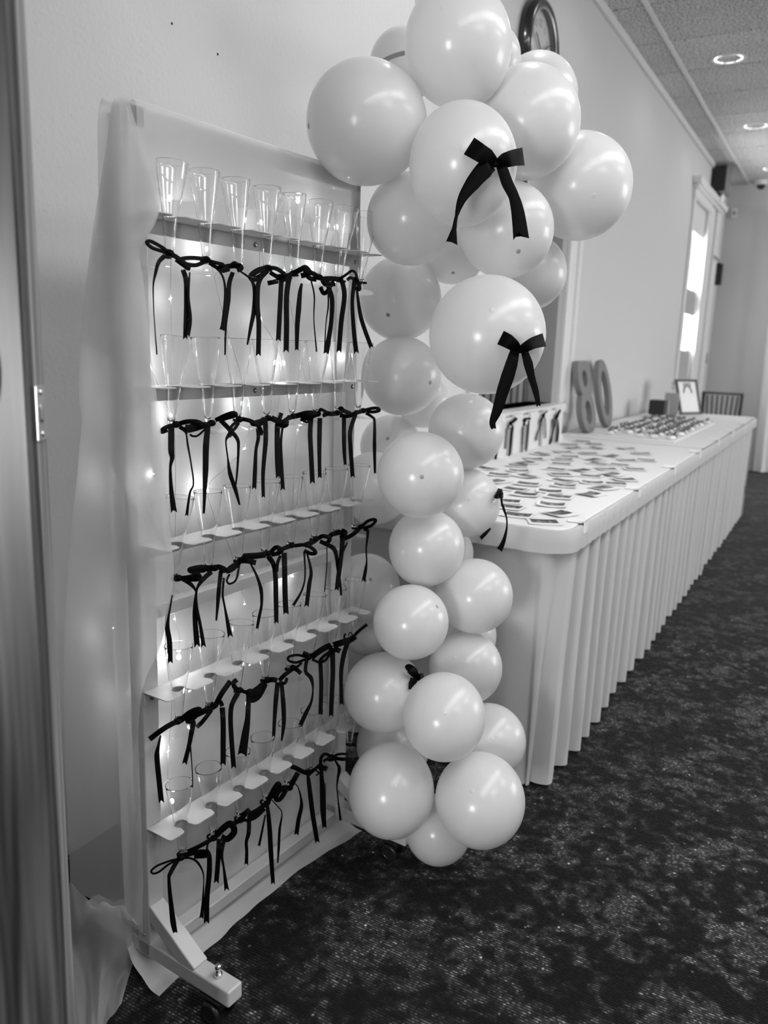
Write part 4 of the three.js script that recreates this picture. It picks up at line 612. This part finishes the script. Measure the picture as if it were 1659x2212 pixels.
{
  const f = thing('framed_sign', 'framed white sign with a black bow, at the far end of the table', 'sign', [6.46, 0.7617, -0.99], -0.52), w = 0.118, h = 0.268;
  const lean = new THREE.Matrix4().makeRotationX(-0.3), L = (g) => g.applyMatrix4(lean);
  part('frame', L(join([box(-w, 0, -0.006, w, 0.018, 0.008, 0.002), box(-w, h - 0.018, -0.006, w, h, 0.008, 0.002), box(-w, 0, -0.006, -w + 0.018, h, 0.008, 0.002), box(w - 0.018, 0, -0.006, w, h, 0.008, 0.002)])), std(0.05, 0.4), f);
  part('mat', L(box(-w + 0.01, 0.01, -0.004, w - 0.01, h - 0.01, 0.001, 0.001)), M.paper, f);
  const s = [-1, 1].map((k) => tube([V(k * 0.012, h - 0.05, 0.004), V(k * 0.034, h - 0.07, 0.004), V(k * 0.046, h - 0.105, 0.004)], 0.007, 14, 6).scale(1, 1, 0.4));
  part('bow', L(join([...s, new THREE.SphereGeometry(0.009, 12, 8).scale(1, 1, 0.4).translate(0, h - 0.045, 0.003), ...[-1, 1].map((k) => new THREE.TorusGeometry(0.014, 0.004, 8, 20).scale(1.3, 0.8, 0.5).translate(k * 0.02, h - 0.042, 0.003))])), std(0.06, 0.6), f);
  part('stand_leg', bar(V(0, 0.21, -0.075), V(0, 0.003, -0.135), 0.03, 0.004, 0.001), M.black, f);
}
// ---------------------------------------------------------------- chair, clock, speaker and small fittings
{
  const c = thing('dining_chair', 'dark wooden chair with a spindle back beyond the far end of the table', 'chair', [8.62, 0, -1.02]), m = std(0.035, 0.4);
  part('top_rail', bar(V(-0.205, 0.85, -0.185), V(-0.205, 0.85, 0.185), 0.06, 0.022, 0.006), m, c);
  for (const z of [-0.16, 0.16]) part('back_post', bar(V(-0.17, 0.0, z * 0.98), V(-0.205, 0.86, z * 1.08), 0.03, 0.03, 0.005), m, c);
  for (let i = -3; i <= 3; i++) part('spindle', bar(V(-0.175, 0.45, i * 0.038), V(-0.204, 0.83, i * 0.046), 0.012, 0.016, 0.004), m, c);
  part('seat', box(-0.19, 0.43, -0.2, 0.21, 0.46, 0.2, 0.012), m, c);
  for (const z of [-0.16, 0.16]) part('front_leg', bar(V(0.17, 0, z), V(0.17, 0.44, z), 0.032, 0.032, 0.005), m, c);
  for (const z of [-0.16, 0.16]) part('stretcher', bar(V(-0.165, 0.2, z), V(0.165, 0.2, z), 0.016, 0.02, 0.004), m, c);
}
{
  const c = thing('wall_clock', 'round wall clock with a thick black rim, half hidden by the balloons', 'clock', [3.56, 2.43, WZ]);
  const prof = [[0.2, 0.001], [0.203, 0.015], [0.196, 0.038], [0.182, 0.048], [0.166, 0.046], [0.156, 0.04], [0.152, 0.015]].map(([a, b]) => new THREE.Vector2(a, b));
  part('rim', new THREE.LatheGeometry(prof, 64).rotateX(Math.PI / 2), phys(0.01, 0.25, { clearcoat: 0.6 }), c);
  part('bezel', new THREE.TorusGeometry(0.157, 0.004, 10, 64).translate(0, 0, 0.042), M.metal, c);
  const cv = document.createElement('canvas'); cv.width = cv.height = 512; const g = cv.getContext('2d');
  g.fillStyle = '#c9c9c9'; g.fillRect(0, 0, 512, 512); g.fillStyle = '#4a4a4a'; g.font = 'bold 62px serif'; g.textAlign = 'center'; g.textBaseline = 'middle';
  for (let n = 1; n <= 12; n++) { const a = n * Math.PI / 6; g.fillText(String(n), 256 + 186 * Math.sin(a), 256 - 186 * Math.cos(a)); }
  for (let n = 0; n < 60; n++) { const a = n * Math.PI / 30; g.fillRect(254 + 236 * Math.sin(a), 254 - 236 * Math.cos(a), 4, 4); }
  const dt = new THREE.CanvasTexture(cv); dt.colorSpace = THREE.SRGBColorSpace;
  part('dial', new THREE.CircleGeometry(0.154, 64).translate(0, 0, 0.018), std(1, 0.6, { map: dt }), c);
  part('hand', box(-0.004, -0.02, 0.026, 0.004, 0.085, 0.029, 0.001).rotateZ(0.9), M.black, c); part('hand', box(-0.003, -0.02, 0.03, 0.003, 0.12, 0.032, 0.001).rotateZ(-1.1), M.black, c);
  part('cover_glass', new THREE.CircleGeometry(0.156, 64).translate(0, 0, 0.038), M.pane, c);
}
{
  const s = thing('wall_speaker', 'black speaker box high on the wall above the far window', 'speaker', [8.45, 2.79, WZ + 0.075]);
  part('cabinet', box(-0.1, -0.115, -0.06, 0.2, 0.115, 0.06, 0.008), std(0.16, 0.5), s);
  part('grille', box(-0.108, -0.11, -0.055, -0.1005, 0.11, 0.055, 0.003), M.black, s);
  part('bracket', box(0.0, -0.03, -0.0745, 0.08, 0.03, -0.0605, 0.002), M.black, s);
  one('alarm_beacon', new THREE.SphereGeometry(0.04, 20, 12).scale(1, 1, 0.6).translate(8.5, 2.648, WZ + 0.09), std(0.8, 0.4), 'small round white fitting just under the wall speaker', 'alarm');
  const cam = thing('dome_camera', 'small white dome camera under the ceiling by the far wall', 'camera', [9.3, CY, -1.0]);
  part('base', cyl(0.065, 0.06, 0.045, 28).translate(0, -0.025, 0), M.trim, cam); part('dome', new THREE.SphereGeometry(0.042, 24, 12, 0, 2 * Math.PI, Math.PI / 2, Math.PI / 2).translate(0, -0.047, 0), M.black, cam);
  const sp = onX(1587, 461, 9.5);
  const sen = thing('wall_sensor', 'small white box on the far wall near the corner', 'sensor', [9.5, sp.y, sp.z]); part('case', box(-0.035, -0.05, -0.03, -0.0005, 0.05, 0.03, 0.006), M.trim, sen); part('eye', box(-0.037, -0.02, -0.015, -0.0345, 0.015, 0.015, 0.001), std(0.3, 0.4), sen);
  const dp = onX(1566, 592, 9.3), cl = thing('door_closer', 'small dark fitting with a thin arm on the trim right of the far window', 'fitting', [dp.x, dp.y, WZ + 0.03]);
  part('body', box(-0.03, -0.11, -0.0295, 0.03, 0.11, 0.03, 0.006), M.black, cl); part('arm', bar(V(-0.01, 0.1, 0.02), V(-0.55, 0.12, 0.02), 0.014, 0.014, 0.003), M.trimGrey, cl);
  const wp = onX(1547, 775, 9.3), sw = thing('light_switch', 'grey switch plate low on the corner trim right of the far window', 'switch', [9.3, wp.y, WZ]); part('plate', box(-0.035, -0.055, 0.0006, 0.035, 0.055, 0.008, 0.003), std(0.3, 0.5), sw); part('toggle', box(-0.006, -0.012, 0.0082, 0.006, 0.012, 0.02, 0.002), std(0.6, 0.5), sw);
}
{ // curtain before the far wall
  const rows = [2.62, 2.0, 1.2, 0.6, 0.02].map((y, j) => [0, 1, 2, 3, 4].map((k) => V(9.33 - 0.02 * j / 4, y, -0.8 + 0.06 * j / 4 + k * 0.3)));
  const c = thing('curtain', 'pale pleated curtain at the right edge of the photo beyond the table', 'curtain', [9.33, 0, -0.2]);
  part('cloth', sheet(rows, 90, 20, (u, v) => 0.028 * Math.sin(u * 58) * (0.6 + 0.4 * v), V(1, 0, 0)).translate(-9.33, 0, 0.2), std(0.7, 0.8, { side: THREE.DoubleSide }), c);
  part('curtain_rod', cyl(0.012, 0.012, 1.5, 14).rotateX(Math.PI / 2).translate(0, 2.63, 0.05), M.metal, c);
}
for (const [x, y, label] of [[371, 51, 'small dark screw hole in the wall above the stand, left of the other'], [470, 117, 'small dark screw hole in the wall above the stand, below and right of the other']]) { const p = onZ(x, y, WZ); one('wall_anchor', [new THREE.TorusGeometry(0.0018, 0.0008, 8, 16).translate(p.x, p.y, WZ + 0.0008), cyl(0.0018, 0.0018, 0.001, 12).rotateX(Math.PI / 2).translate(p.x, p.y, WZ + 0.0006)], M.black, label, 'wall anchor'); }

renderer.render(scene, camera);
